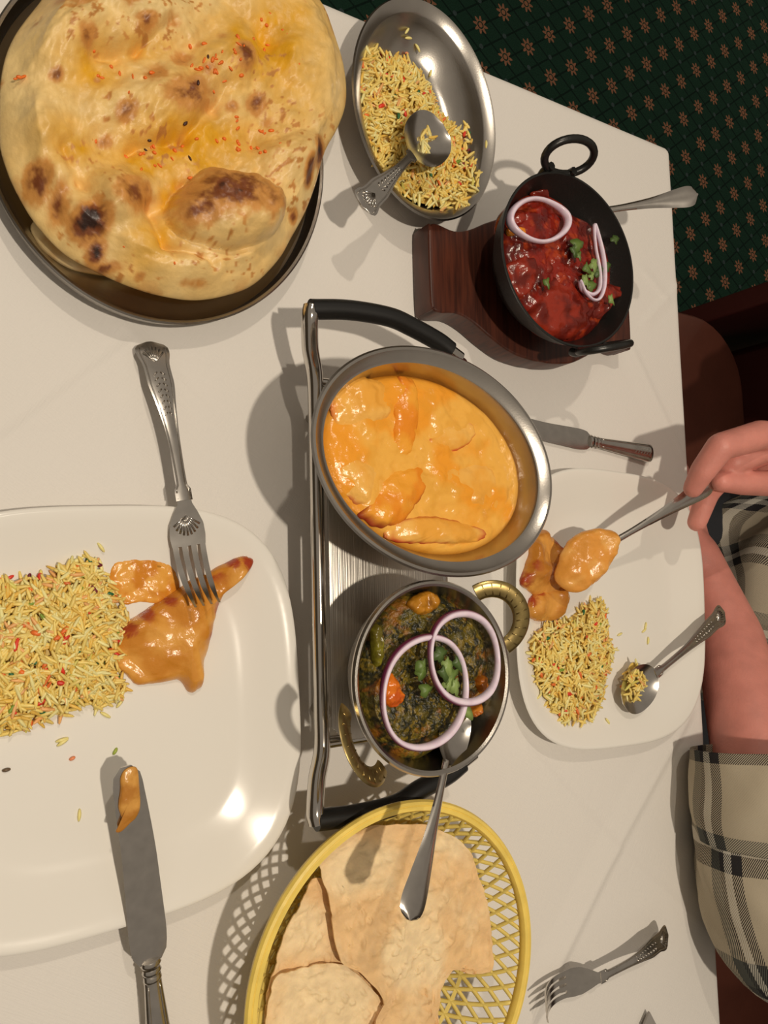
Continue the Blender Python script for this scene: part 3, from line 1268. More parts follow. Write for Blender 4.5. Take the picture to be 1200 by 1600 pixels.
def ring_handle(parent, c, ang, rim_r, zr, tilt, Rw, Rl, rad, m, flat=1.0, full=True, name='handle', n=12):
    """loop handle: ang = azimuth of the handle on the rim, tilt above horizontal"""
    out = np.array([math.cos(ang) * math.cos(tilt), math.sin(ang) * math.cos(tilt), math.sin(tilt)])
    tan = np.array([-math.sin(ang), math.cos(ang), 0])
    base = np.array([math.cos(ang) * rim_r, math.sin(ang) * rim_r, zr])
    pts = []
    if full:
        for k in range(32):
            a = 2 * PI * k / 32
            pts.append(base + tan * Rw * math.cos(a) + out * (Rl + Rl * math.sin(a)))
    else:
        for k in range(25):
            a = PI * k / 24
            pts.append(base + tan * Rw * math.cos(a) + out * Rl * math.sin(a))
    nrm = np.cross(tan, out)
    v, f = tube_geo(pts, rad, n, full, ref=nrm, flat=flat)
    return mesh(name, v, f, m, parent, sharp=50), nrm, pts


k_ang = math.radians(96)
for sgn in (0, PI + 0.16):
    h_, _, _ = ring_handle(kar, None, k_ang + sgn, KR * 0.965, kz - 0.004, math.radians(64 if sgn == 0 else 80), 0.0255, 0.0165, 0.0034, BLACKIRON)
    # riveted lugs
    for q in (-1, 1):
        a = k_ang + sgn + q * 0.17
        p = np.array([math.cos(a), math.sin(a)]) * KR * 0.975
        tube('lug', [(p[0] * 0.985, p[1] * 0.985, kz - 0.012), (p[0] * 1.02, p[1] * 1.02, kz - 0.006), (p[0] * 1.02, p[1] * 1.02, kz + 0.003)], 0.0036, BLACKIRON, h_, n=8)

K_SURF = 0.815
red1, red2, red3 = alb(126, 28, 14), alb(84, 17, 9), alb(166, 58, 18)


def red_col(x, y, t, z):
    n1 = smooth(.35, .65, fbm(x * 90, y * 90, 51, 4))[:, None]
    n2 = smooth(.60, .78, fbm(x * 160, y * 160, 53, 3))[:, None]
    c = red1 * (1 - n1) + red2 * n1
    return c * (1 - n2 * 0.6) + red3 * n2 * 0.6


ko = oval(KC[0], KC[1], KR - 0.0042, KR * 0.955 - 0.0042, math.radians(25))
K_OUT = [(785, 340), (800, 310), (830, 292), (865, 300), (900, 330), (925, 345), (950, 375), (970, 420), (982, 455), (972, 490), (950, 515), (925, 530), (895, 537), (850, 515), (820, 480), (800, 440), (790, 395)]
def clamp_to(ofn, cx, cy, pts, k=1.0):
    R_ = np.array([ofn(0, a) for a in np.linspace(0, 2 * PI, 180, endpoint=False)]) - [cx, cy]
    ang = np.arctan2(R_[:, 1], R_[:, 0])
    od = np.argsort(ang)
    an, rr_ = ang[od], np.linalg.norm(R_, axis=1)[od]
    an = np.r_[an - 2 * PI, an, an + 2 * PI]
    rr_ = np.r_[rr_, rr_, rr_]
    out = []
    for p in pts:
        d = np.array(p) - [cx, cy]
        r = np.hypot(*d)
        lim = np.interp(math.atan2(d[1], d[0]), an, rr_) * k
        out.append(np.array([cx, cy]) + d * min(1, lim / r))
    return out


k_in = oval(KC[0], KC[1], KR - 0.0092, KR * 0.955 - 0.0092, math.radians(25))
kcur = lump('red_curry', clamp_to(k_in, KC[0], KC[1], poly(K_OUT, K_SURF)), K_SURF - 0.012, 0.016, red_col, SAUCEM, n=190, nr=80, k=7, nz=0.0042, ns=85, seed=55,
            extra=lambda x, y, t: 0.0028 * (fbm(x * 230, y * 230, 57, 3) - 0.5) * np.clip((1 - t) * 8, 0, 1))
recenter(kcur, (KC[0], KC[1], K_SURF - 0.012))
tag(kcur, 'thick dark red tomato curry sauce filling the black karahi', 'curry')
meat_col = two_tone(alb(134, 38, 20), alb(92, 22, 12), 110, 61, edge=alb(160, 46, 20), ew=0.75)
group_k = 'chunks in the red curry'
for ol, hh, lb in [([(830, 505), (838, 460), (868, 428), (900, 440), (925, 478), (915, 515), (880, 532), (850, 524)], 0.012, 'large smooth red chicken chunk in the karahi beside the lower ring handle'),
                   ([(930, 470), (945, 440), (975, 446), (994, 448), (985, 462), (962, 468), (948, 492), (932, 494)], 0.010, 'pointed red chicken piece poking over the rim of the karahi'),
                   ([(800, 410), (830, 395), (862, 400), (872, 420), (848, 440), (822, 462), (805, 445)], 0.009, 'red chicken chunk in the karahi beside the flat onion ring'),
                   ([(806, 330), (826, 322), (852, 328), (855, 345), (835, 352), (810, 350)], 0.007, 'small red chicken chunk framed by the flat onion ring'),
                   ([(836, 292), (846, 285), (860, 296), (862, 308), (845, 306)], 0.008, 'red pepper piece at the edge of the red curry')]:
    o = lump('chicken_piece' if 'chicken' in lb else 'pepper_piece', poly(ol, K_SURF + 0.004) if 'pointed' in lb else clamp_to(k_in, KC[0], KC[1], poly(ol, K_SURF + 0.004), 0.985), K_SURF - 0.004, hh, meat_col, SAUCEM, n=60, nr=20, k=3, nz=0.0036, ns=130, seed=int(hh * 1e5), jag=0.10)
    p = poly(ol, K_SURF + 0.004)[0]
    recenter(o, (p[0], p[1], K_SURF - 0.004))
    tag(o, lb, 'chicken' if 'chicken' in lb else 'vegetable', group_k)
pp = lump('pepper_strip', poly([(800, 352), (830, 356), (860, 350), (868, 362), (845, 372), (815, 370), (798, 364)], K_SURF + 0.004), K_SURF - 0.001, 0.006,
          two_tone(alb(206, 122, 24), alb(178, 84, 18), 80, 63), SAUCEM, n=50, nr=14, k=3)
recenter(pp, (*at(835, 360, K_SURF)[:2], K_SURF))
tag(pp, 'yellow-orange pepper strip in the red curry inside the onion ring', 'vegetable')


def px_seed(pxs):
    return pxs[0][0] * 0.37 + pxs[0][1] * 0.11


def ring_px(name, label, pxs, zs, rad, colf, group, flat=1.6, parent=None):
    n = len(pxs)
    zs = [zs] * n if np.isscalar(zs) else zs
    P = catmull([at(x, y, z) for (x, y), z in zip(pxs, zs)], 10, True)
    P[:, 2] += 0.0012 * np.sin(np.arange(len(P)) * 2 * PI / len(P) * 3 + px_seed(pxs))
    rr_ = rad * (1 + 0.22 * np.sin(np.arange(len(P)) * 2 * PI / len(P) * 2 + px_seed(pxs)))
    v, f = tube_geo(P, rr_, 10, True, ref=(0, 0, 1), flat=flat)
    c = P.mean(0)
    ang = np.tile(np.arange(10), len(P))
    out = np.linalg.norm((v - c)[:, :2], axis=1) - np.repeat(np.linalg.norm((P - c)[:, :2], axis=1), 10)
    cols = colf(v, out / rad)
    o = mesh(name, v, f, ONIONM, cols=cols)
    recenter(o, tuple(c))
    tag(o, label, 'onion', group)
    return o


def onion_col(purple):
    w, p = alb(222, 200, 198), alb(104, 34, 60)
    mid = alb(188, 150, 160)

    def f(v, q):
        k = smooth(0.35, 0.8, q)[:, None] * purple
        n = fbm(v[:, 0] * 300, v[:, 1] * 300, 71, 2)[:, None]
        base = w * (1 - n * 0.5) + mid * n * 0.5
        return base * (1 - k) + p * k
    return f


def ell_px(cx, cy, a, b, deg, n=14):
    c, s = math.cos(math.radians(deg)), math.sin(math.radians(deg))
    return [(cx + c * a * math.cos(t) - s * b * math.sin(t), cy + s * a * math.cos(t) + c * b * math.sin(t)) for t in np.linspace(0, 2 * PI, n, endpoint=False)]


ring_px('onion_ring', 'wide pale onion ring lying flat on the red curry', ell_px(842, 344, 44, 33, 8), K_SURF + 0.010, 0.0022, onion_col(0.25), 'onion rings on the curries')
ring_px('onion_ring', 'narrow onion ring tipped on edge among herbs on the red curry', [(930, 350), (938, 385), (943, 420), (944, 450), (938, 466), (926, 468), (914, 458), (907, 440), (912, 452), (926, 460), (935, 450), (936, 420), (932, 385)],
        [K_SURF + .012] * 13, 0.0014, onion_col(0.3), 'onion rings on the curries')


def leaf(name, label, px, py, z, size, rot, group, tone=0, lob=5, asp=0.75):
    n = 30
    p = at(px, py, z)
    vs = [(0, 0, 0.0006)]
    pts = []
    for k in range(n):
        a = 2 * PI * k / n
        r = size * 1.25 * (0.80 + 0.15 * math.cos(lob * a + rot) + 0.08 * math.sin(2 * lob * a)) * (1 - 0.25 * math.cos(a))
        x, y = r * math.cos(a), r * asp * math.sin(a)
        pts.append((x * math.cos(rot) - y * math.sin(rot), x * math.sin(rot) + y * math.cos(rot), 0.0010 * math.sin(2 * a + rot) - 0.10 * (r * r) / size))
    vs += pts
    vs += [(x, y, zz - 0.0005) for x, y, zz in pts] + [(0, 0, -0.0001)]
    fs = [(0, 1 + k, 1 + (k + 1) % n) for k in range(n)]
    fs += [(1 + k, 1 + n + k, 1 + n + (k + 1) % n, 1 + (k + 1) % n) for k in range(n)]
    fs += [(2 * n + 1, 1 + n + (k + 1) % n, 1 + n + k) for k in range(n)]
    c = [alb(80, 96, 36), alb(60, 76, 30), alb(112, 126, 62)][tone % 3]
    cols = np.tile(c, (len(vs), 1))
    cols[0] = c * 1.3
    o = mesh(name, vs, fs, HERBM, cols=cols)
    o.location = p
    tag(o, label, 'herb', group)
    return o


for i, (x, y, s, r) in enumerate([(905, 382, .0072, .4), (898, 390, .005, 2.0), (930, 412, .006, 1.2), (918, 418, .0055, 2.4), (938, 424, .006, .8), (916, 436, .0055, 1.7), (926, 446, .006, 0.2), (950, 416, .0055, .5),
                                  (956, 466, .0045, 1.9), (856, 440, .0045, 1.5), (963, 374, .005, .3), (926, 430, .004, 0.9), (906, 398, .004, 1.4)]):
    leaf('coriander_leaf', 'green coriander leaf scattered on the red curry', x, y, K_SURF + 0.013, s, r, 'coriander on the red curry', i, 3 + i % 3)
spoon('serving_spoon', 'plain steel spoon standing in the black karahi of red curry', V(872, 340, 0.797), V(1091, 303, 0.858), False, bowl=0.048, bw=0.018, arch=-0.001)

# ------------------------------------------------------------------ food warmer rack
rk = thing('food_warmer', 'chrome table food warmer rack with black handle grips under two curry dishes', 'food warmer', (0.305, 0.01, TZ))
XL, XR = 0.2475, 0.353
ZR = 0.7935
YT, YB = 0.142, -0.118


def W(x, y, z):
    return np.array([x - 0.305, y - 0.01, z - TZ])


for sx, xx in ((-1, XL), (1, XR)):
    dx = 0 if sx < 0 else 0
    if sx < 0:
        P = [W(xx - 0.0095, YT + 0.044, 0.8090), W(xx - 0.0105, YT + 0.036, 0.8080), W(xx - 0.006, YT + 0.018, 0.799), W(xx, YT, ZR), W(xx, YT - 0.03, ZR), W(xx, 0.06, ZR), W(xx, -0.03, ZR),
             W(xx, YB + 0.03, ZR), W(xx, YB, ZR), W(xx - 0.006, YB - 0.018, 0.797), W(xx - 0.0105, YB - 0.036, 0.8025), W(xx - 0.0095, YB - 0.044, 0.8030)]
        rad_ = [.0060, .0060, .0060, .0058, .0052, .0052, .0052, .0052, .0058, .0060, .0060, .0060]
    else:
        P = [W(0.3690, YT + 0.0255, 0.8080), W(0.366, YT + 0.016, 0.7990), W(xx + 0.004, YT + 0.004, ZR), W(xx, YT - 0.03, ZR), W(xx, 0.06, ZR), W(xx, -0.03, ZR),
             W(xx, YB + 0.03, ZR), W(xx + 0.004, YB - 0.004, ZR), W(0.364, YB - 0.012, 0.7970), W(0.3680, YB - 0.0190, 0.8025)]
        rad_ = .0050
    tube('side_rail', P, rad_, CHROME, rk, n=14)
    for yy in (YT - 0.022, YB + 0.022):
        xi = xx - sx * 0.016
        tube('leg', [W(xx, yy, ZR - 0.002), W(xx - sx * 0.010, yy, 0.782), W(xi, yy, 0.770), W(xi, yy, TZ + 0.0035)], 0.0040, CHROME, rk, n=12)
for sy, yy in ((1, YT), (-1, YB)):
    tube('cross_bar', [W(XL, yy - sy * 0.004, ZR - 0.003), W(0.305, yy - sy * 0.004, ZR - 0.003), W(XR, yy - sy * 0.004, ZR - 0.003)], 0.0042, CHROME, rk, n=12)
    ye = yy + sy * 0.042
    xl, xr = XL - 0.010, 0.371
    g = [W(xl, ye, 0.8085), W(xl + 0.03, ye + sy * 0.004, 0.810), W(0.302, ye + sy * 0.006, 0.811), W(xr - 0.045, ye + sy * 0.003, 0.810), W(xr - 0.018, ye - sy * 0.006, 0.809), W(xr - 0.006, ye - sy * 0.012, 0.8085)]
    if sy > 0:
        g = [W(xl, ye, 0.8085), W(xl + 0.03, ye + 0.004, 0.810), W(0.300, ye + 0.004, 0.811), W(xr - 0.050, ye - 0.000, 0.810), W(xr - 0.026, ye - 0.007, 0.809), W(xr - 0.014, ye - 0.0125, 0.8085)]
    else:
        g = [W(xl, ye, 0.8030), W(xl + 0.03, ye - 0.002, 0.8035), W(0.300, ye - 0.001, 0.8035), W(xr - 0.050, ye + 0.006, 0.8035), W(xr - 0.026, ye + 0.012, 0.8030), W(xr - 0.012, ye + 0.0185, 0.8030)]
    h_ = tube('handle_bar', [g[-2], g[-1], g[-1] + (g[-1] - g[-2]) * 0.85], 0.0050, CHROME, rk, n=14)
    tube('handle_grip', g, 0.0072, BLACKGRIP, rk, n=18)
# pierced top plate with clipped corners


def brushed():
    m = bpy.data.materials.new('brushed_plate')
    m.use_nodes = True
    nt = m.node_tree
    p = nt.nodes['Principled BSDF']
    p.inputs['Metallic'].default_value = 1.0
    p.inputs['Base Color'].default_value = (0.62, 0.59, 0.54, 1)
    p.inputs['Roughness'].default_value = 0.36
    tc = nt.nodes.new('ShaderNodeTexCoord')
    mp = nt.nodes.new('ShaderNodeMapping')
    mp.inputs['Scale'].default_value = (900, 14, 14)
    nt.links.new(tc.outputs['Object'], mp.inputs[0])
    n = nt.nodes.new('ShaderNodeTexNoise')
    n.inputs['Scale'].default_value = 1
    nt.links.new(mp.outputs[0], n.inputs['Vector'])
    b = nt.nodes.new('ShaderNodeBump')
    b.inputs['Distance'].default_value = 0.00025
    nt.links.new(n.outputs['Fac'], b.inputs['Height'])
    nt.links.new(b.outputs[0], p.inputs['Normal'])
    return m


px0, px1, py0, py1, ch_ = 0.2535, 0.356, -0.113, 0.137, 0.010
ol = [(px0 + ch_, py0), (px1 - ch_, py0), (px1, py0 + ch_), (px1, py1 - ch_), (px1 - ch_, py1), (px0 + ch_, py1), (px0, py1 - ch_), (px0, py0 + ch_)]
pl = extrude('top_plate', [(x - 0.305, y - 0.01) for x, y in ol], 0.0465, 0.0480, brushed(), rk, bev=0.0004)
PT = TZ + 0.048   # dish support height

# ------------------------------------------------------------------ oval bowl of creamy curry
CZ = 0.862
CC = (0.3080, 0.0742)
cphi = math.radians(167.2)
ca, cb = 0.1003, 0.0757
ch = CZ - PT - 0.0005
cbo = lathe('oval_bowl', [(None, 0.0), (0.044, 0.0), (0.036, 0.003), (0.018, 0.030), (0.012, ch - 0.016), (0.0100, ch - 0.006), (0.002, ch - 0.0025), (0.0, ch - 0.001), (0.0012, ch), (0.003, ch), (0.0085, ch - 0.0042), (0.0105, ch - 0.0046), (0.0115, ch - 0.0065),
                                     (0.0140, ch - 0.0150), (0.0152, ch - 0.0175), (0.021, 0.030), (0.038, 0.006), (None, 0.003)],
            oval(0, 0, ca, cb, cphi), STEEL, seg=128, sharp=30)
cbo.location = (CC[0], CC[1], PT + 0.0005)
tag(cbo, 'oval stainless steel bowl of creamy orange curry on the warmer', 'bowl')
C_SURF = CZ - 0.0130
or1, or2, or3 = alb(222, 158, 62), alb(222, 140, 34), alb(200, 134, 36)


def orange_col(x, y, t, z):
    n1 = smooth(.38, .62, fbm(x * 38, y * 38, 81, 4))[:, None]
    n2 = smooth(.5, .7, fbm(x * 120, y * 120, 83, 3))[:, None]
    c = or1 * (1 - n1) + or2 * n1
    c = c * (1 - 0.35 * n2) + or3 * 0.35 * n2
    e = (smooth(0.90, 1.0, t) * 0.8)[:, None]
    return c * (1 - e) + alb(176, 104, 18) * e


co = oval(CC[0], CC[1], ca - 0.0142, cb - 0.0142, cphi)
C_OL = [co(0, a) for a in np.linspace(0, 2 * PI, 40, endpoint=False)]
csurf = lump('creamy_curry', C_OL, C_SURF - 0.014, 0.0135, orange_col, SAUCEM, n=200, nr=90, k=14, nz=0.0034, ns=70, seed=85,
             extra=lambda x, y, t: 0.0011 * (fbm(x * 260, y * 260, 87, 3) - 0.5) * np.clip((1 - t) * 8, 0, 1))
recenter(csurf, (CC[0], CC[1], C_SURF - 0.014))
tag(csurf, 'creamy orange curry sauce filling the oval steel bowl', 'curry')
ck = 'sauce-coated chicken pieces in the oval bowl'
for i, (ol, hh, lb, edge) in enumerate([
    ([(622, 592), (650, 588), (660, 625), (656, 690), (640, 712), (622, 705), (616, 650)], 0.0075, 'long sauce-coated chicken strip in the oval bowl near its upper rim', alb(150, 44, 20)),
    ([(672, 690), (700, 660), (735, 652), (750, 668), (744, 690), (712, 706), (680, 714)], 0.0070, 'pale chicken piece with a bright red edge in the oval bowl', alb(190, 34, 30)),
    ([(605, 828), (640, 806), (690, 806), (745, 818), (772, 834), (745, 848), (670, 850), (625, 846)], 0.0080, 'long slanting chicken strip in the oval bowl beside the small round dish', alb(168, 50, 24)),
    ([(568, 802), (590, 765), (622, 735), (662, 728), (674, 756), (652, 800), (622, 824), (594, 822)], 0.0085, 'deep orange chicken chunk in the middle of the oval bowl', alb(140, 46, 20)),
    ([(524, 640), (522, 602), (560, 584), (612, 598), (620, 640), (600, 662), (560, 668), (532, 660)], 0.0070, 'broad creamy chicken piece in the oval bowl near the black grip', alb(206, 110, 50)),
    ([(534, 728), (560, 712), (600, 732), (612, 766), (576, 792), (548, 772)], 0.0065, 'knobbly chicken piece in the oval bowl over the chrome rail', alb(180, 90, 40)),
    ([(690, 735), (740, 715), (790, 740), (795, 790), (745, 808), (700, 790)], 0.0050, 'low rounded chicken piece under cream sauce in the oval bowl', alb(206, 130, 40))]):
    cf_ = two_tone(alb(224, 146, 42) if i in (0, 3) else alb(224, 162, 72), alb(216, 124, 26) if i in (0, 3) else alb(218, 148, 52), 60, 90 + i, edge=edge, ew=0.74)
    o = lump('chicken_piece', poly(ol, C_SURF + 0.003), C_SURF - 0.004, hh * 0.86, cf_, SAUCEM, n=110, nr=40, k=2.1, nz=0.0030, ns=75, seed=92 + i, jag=0.08)
    p = np.mean(poly(ol, C_SURF), 0)
    recenter(o, (p[0], p[1], C_SURF - 0.004))
    tag(o, lb, 'chicken', ck)

# ------------------------------------------------------------------ balti dish with saag
BZ = 0.862
BC = (0.2968, -0.0668)
BR = 0.0628
bh = BZ - PT - 0.0005
bal = thing('balti_dish', 'round steel balti dish with two brass handles, filled with green curry', 'dish', (BC[0], BC[1], PT + 0.0005))
lathe('bowl', [(None, 0.0), (0.036, 0.0), (0.030, 0.006), (0.0195, 0.022), (0.0085, 0.042), (0.0035, bh - 0.007), (0.0002, bh - 0.0035), (0.0, bh - 0.002), (0.0010, bh - 0.0002), (0.0026, bh), (0.0042, bh - 0.001), (0.0048, bh - 0.004), (0.0108, 0.042), (0.0218, 0.022), (0.033, 0.008), (None, 0.003)],
      oval(0, 0, BR + 0.0008, BR - 0.0008, math.radians(-50)), STEEL, bal, seg=96)
b_ang = math.radians(33)
for sgn in (0, PI):
    h_, nrm, hp = ring_handle(bal, None, b_ang + sgn, BR - 0.001, bh - 0.007, math.radians(26 if sgn == 0 else 40), 0.0225, 0.0225, 0.0062, BRASS, flat=0.30, full=False)
    parts = []
    for k in range(2, 23, 2):
        p = np.array(hp[k])
        t = np.array(hp[k + 1]) - np.array(hp[k - 1])
        t /= np.linalg.norm(t)
        w = np.cross(t, nrm)
        q = [p + w * 0.0040 + nrm * 0.0013 - t * 0.0006, p + nrm * 0.0017, p - w * 0.0040 + nrm * 0.0013 + t * 0.0008]
        parts.append(tube_geo(q, 0.00045, 6))
        q = [a - nrm * 0.0030 for a in q]
        parts.append(tube_geo(q, 0.00045, 6))
    v, f = join_geo(parts)
    mesh('fluting', v, f, BRASS, h_)
B_SURF = BZ - 0.008
g1, g2, g3, g4 = alb(78, 66, 18), alb(34, 32, 16), alb(132, 104, 26), alb(150, 84, 16)


def saag_col(x, y, t, z):
    n1 = smooth(.42, .58, fbm(x * 210, y * 210, 101, 5, .7))[:, None]
    n2 = smooth(.54, .66, fbm(x * 330, y * 330, 103, 4, .7))[:, None]
    n3 = smooth(.60, .72, fbm(x * 70, y * 70, 105, 5, .65))[:, None]
    c = g1 * (1 - n1) + g2 * n1
    c = c * (1 - n2 * .65) + g3 * n2 * .65
    return c * (1 - n3 * .55) + g4 * n3 * .55


S_OL = [(572, 1040), (590, 985), (625, 935), (668, 915), (715, 925), (755, 958), (778, 1000), (786, 1050), (782, 1090), (760, 1110), (740, 1125), (722, 1150), (695, 1172), (660, 1192), (625, 1190), (592, 1150), (576, 1100)]
b_in = oval(BC[0], BC[1], BR - 0.0068, BR - 0.0078, 0)
saag = lump('saag_curry', clamp_to(b_in, BC[0], BC[1], poly(S_OL, B_SURF)), B_SURF - 0.014, 0.015, saag_col, SAAGM, n=280, nr=130, k=9, nz=0.0034, ns=85, seed=107,
            extra=lambda x, y, t: 0.0042 * (fbm(x * 260, y * 260, 109, 4, 0.7) - 0.5) * np.clip((1 - t) * 8, 0, 1))
recenter(saag, (BC[0], BC[1], B_SURF - 0.014))
tag(saag, 'dark green leafy spinach curry in the round balti dish', 'curry')
oil = lathe('curry_oil', [(0.0, 0.0), (0.001, 0.0006), (None, 0.0006)], oval(0, 0, BR - 0.0118, BR - 0.0128, 0), mat('curry_oil', tuple(alb(96, 54, 12)), 0.12, 0.0, 0.0002, 120), seg=72)
oil.location = (BC[0], BC[1], B_SURF - 0.019)
tag(oil, 'brown oily gravy around the spinach in the balti dish', 'sauce')
for ol, cc, nm, lb in [([(604, 1070), (618, 1052), (632, 1078), (640, 1092), (625, 1108), (608, 1100)], (alb(222, 112, 22), alb(204, 84, 14)), 'carrot_piece', 'bright orange carrot chunk inside the big onion ring on green curry'),
                       ([(648, 940), (676, 924), (694, 938), (680, 958), (655, 960)], (alb(184, 118, 26), alb(150, 92, 20)), 'potato_piece', 'dull orange potato chunk near the rim of the balti dish'),
                       ([(742, 1108), (756, 1100), (758, 1112), (746, 1122), (738, 1116)], (alb(206, 122, 30), alb(180, 92, 20)), 'carrot_piece', 'small orange carrot cube at the oily edge of the green curry'),
                       ([(588, 985), (600, 978), (604, 1010), (602, 1040), (592, 1040)], (alb(128, 116, 30), alb(98, 84, 20)), 'celery_piece', 'olive green stem piece in the green curry near the rim'),
                       ([(752, 1062), (766, 1058), (768, 1082), (756, 1084)], (alb(190, 108, 24), alb(160, 84, 18)), 'carrot_piece', 'orange carrot piece touched by the onion ring on the green curry')]:
    o = lump(nm, poly(ol, B_SURF + 0.006), B_SURF - 0.002, 0.0075, two_tone(cc[0] * 0.85, cc[1] * 0.75, 220, 111), SAUCEM, n=60, nr=22, k=5, nz=0.003, ns=160, jag=0.12)
    p = np.mean(poly(ol, B_SURF + 0.006), 0)
    recenter(o, (p[0], p[1], B_SURF - 0.002))
    tag(o, lb, 'vegetable', 'vegetable chunks in the green curry')
ring_px('onion_ring', 'big red onion ring on green curry around the carrot chunk', ell_px(663, 1082, 65, 88, 14), [B_SURF + .011] * 14, 0.0021, onion_col(1.0), 'onion rings on the curries', flat=1.5)
ring_px('onion_ring', 'red onion ring on green curry beside the brass handle', ell_px(725, 1028, 54, 70, -6), [B_SURF + .0135] * 14, 0.0022, onion_col(1.0), 'onion rings on the curries', flat=1.5)
for i, (x, y, s, r) in enumerate([(662, 1040, .006, 1.2), (690, 1022, .006, .3), (700, 1040, .0065, 1.9), (708, 1055, .0065, .6), (716, 1035, .0055, 2.5), (703, 1066, .005, 1.0), (668, 1078, .005, .2), (694, 1050, .005, 2.2), (712, 1070, .0055, 1.5), (660, 1050, .0045, .8)]):
    leaf('coriander_leaf', 'green coriander leaf between the onion rings on the green curry', x, y, B_SURF + 0.010, s, r, 'coriander on the green curry', i, 3 + i % 3)
for i, (x, y, s, r) in enumerate([(731, 1112, .0085, -1.1)]):
    leaf('coriander_stalk', 'long pale coriander sprig by the spoon in the green curry', x, y, B_SURF + 0.010, s, r, None, 2, 2, 0.4)
spoon('serving_spoon', 'plain steel spoon reaching from the green curry over the papadum basket', V(722, 1100, 0.8475), V(641, 1438, 0.8865), False, bowl=0.042, bw=0.0135, depth=0.006, arch=0.002)

# ------------------------------------------------------------------ food on the plates
rice_pile('pilau_rice', 'big spread of yellow pilau rice on the plate with fork and knife',
          poly([(-10, 905), (60, 898), (105, 880), (150, 872), (182, 915), (204, 960), (208, 1005), (192, 1050), (200, 1078), (175, 1105), (140, 1108), (100, 1122), (60, 1132), (20, 1148), (-20, 1150), (-100, 1100), (-120, 1000), (-70, 930)], 0.768),
          lambda x, y: float(zbL(x, y)), 0.014, 1750, 13)
rice_pile('pilau_rice', 'mound of yellow pilau rice on the plate of the plaid-shirted diner',
          poly([(858, 975), (890, 968), (915, 950), (940, 934), (955, 948), (958, 985), (968, 1020), (955, 1060), (948, 1100), (925, 1126), (882, 1128), (852, 1090), (830, 1040), (824, 1000)], 0.768),
          lambda x, y: float(zbR(x, y)), 0.016, 1050, 17)
lab1 = {'r': 'stray rice grain lying on bare white plate beside the big rice spread', 'g': 'green vegetable bit near the knife tip on the white plate', 'o': 'pink-orange vegetable crumb on the white plate', 's': 'brown cumin seed on the white plate with the knife'}
loose_grains([(97, 1156, .2, 'r'), (98, 1160, .5, 'r'), (124, 1274, 1.5, 'r'), (165, 1117, -.6, 'r'), (158, 855, 2.2, 'r'), (188, 1098, .9, 'r')], lambda x, y: float(zbL(x, y)), lab1, 'stray grains on the plate with the knife')
loose_grains([(180, 1174, 1.0, 'g')], lambda x, y: float(zbL(x, y)), lab1, None)
loose_grains([(113, 1185, .4, 'o')], lambda x, y: float(zbL(x, y)), lab1, None)
loose_grains([(10, 1203, .1, 's')], lambda x, y: float(zbL(x, y)), lab1, None)
lab2 = {'r': 'stray rice grain lying on the diner’s white plate', 's': 'dark cumin seed beside the spoon bowl on the white plate'}
loose_grains([(1009, 978, 1.2, 'r'), (1007, 985, .5, 'r'), (1013, 1001, 1.4, 'r'), (969, 991, .3, 'r'), (950, 1127, 2.2, 'r'), (843, 1088, .6, 'r')], lambda x, y: float(zbR(x, y)), lab2, 'stray grains on the plate of the diner')
loose_grains([(1004, 1104, 2.4, 's')], lambda x, y: float(zbR(x, y)), lab2, None)

sauce = two_tone(alb(216, 148, 58), alb(196, 118, 30), 120, 121)
s1 = lump('curry_sauce', poly([(172, 905), (185, 880), (225, 876), (262, 882), (278, 900), (282, 925), (265, 945), (225, 940), (195, 945), (180, 928)], 0.762), lambda x, y: zbL(x, y), 0.0022, sauce, SAUCEM, n=110, nr=34, k=3, nz=0.0022, ns=110, jag=0.09)
recenter(s1, (*at(225, 910, 0.76)[:2], 0.7584))
tag(s1, 'flat pool of orange sauce between rice and chicken on a plate', 'sauce')


def red_edge(seed, base1, base2, edge, spots):
    b = two_tone(base1, base2, 55, seed)

    def f(x, y, t, z):
        c = b(x, y, t, z)
        u, v = px_field(x, y, 0.772)
        k = np.zeros_like(u)
        for a, bb, r in spots:
            k = np.maximum(k, np.exp(-((u - a) ** 2 + (v - bb) ** 2) / r ** 2))
        k = smooth(.30, .80, k * (0.1 + 1.8 * fbm(u / 6, v / 6, seed + 3, 4, .7)))[:, None] * (0.25 + 0.7 * smooth(.6, .92, t))[:, None]
        return c * (1 - k) + np.array(edge) * k
    return f


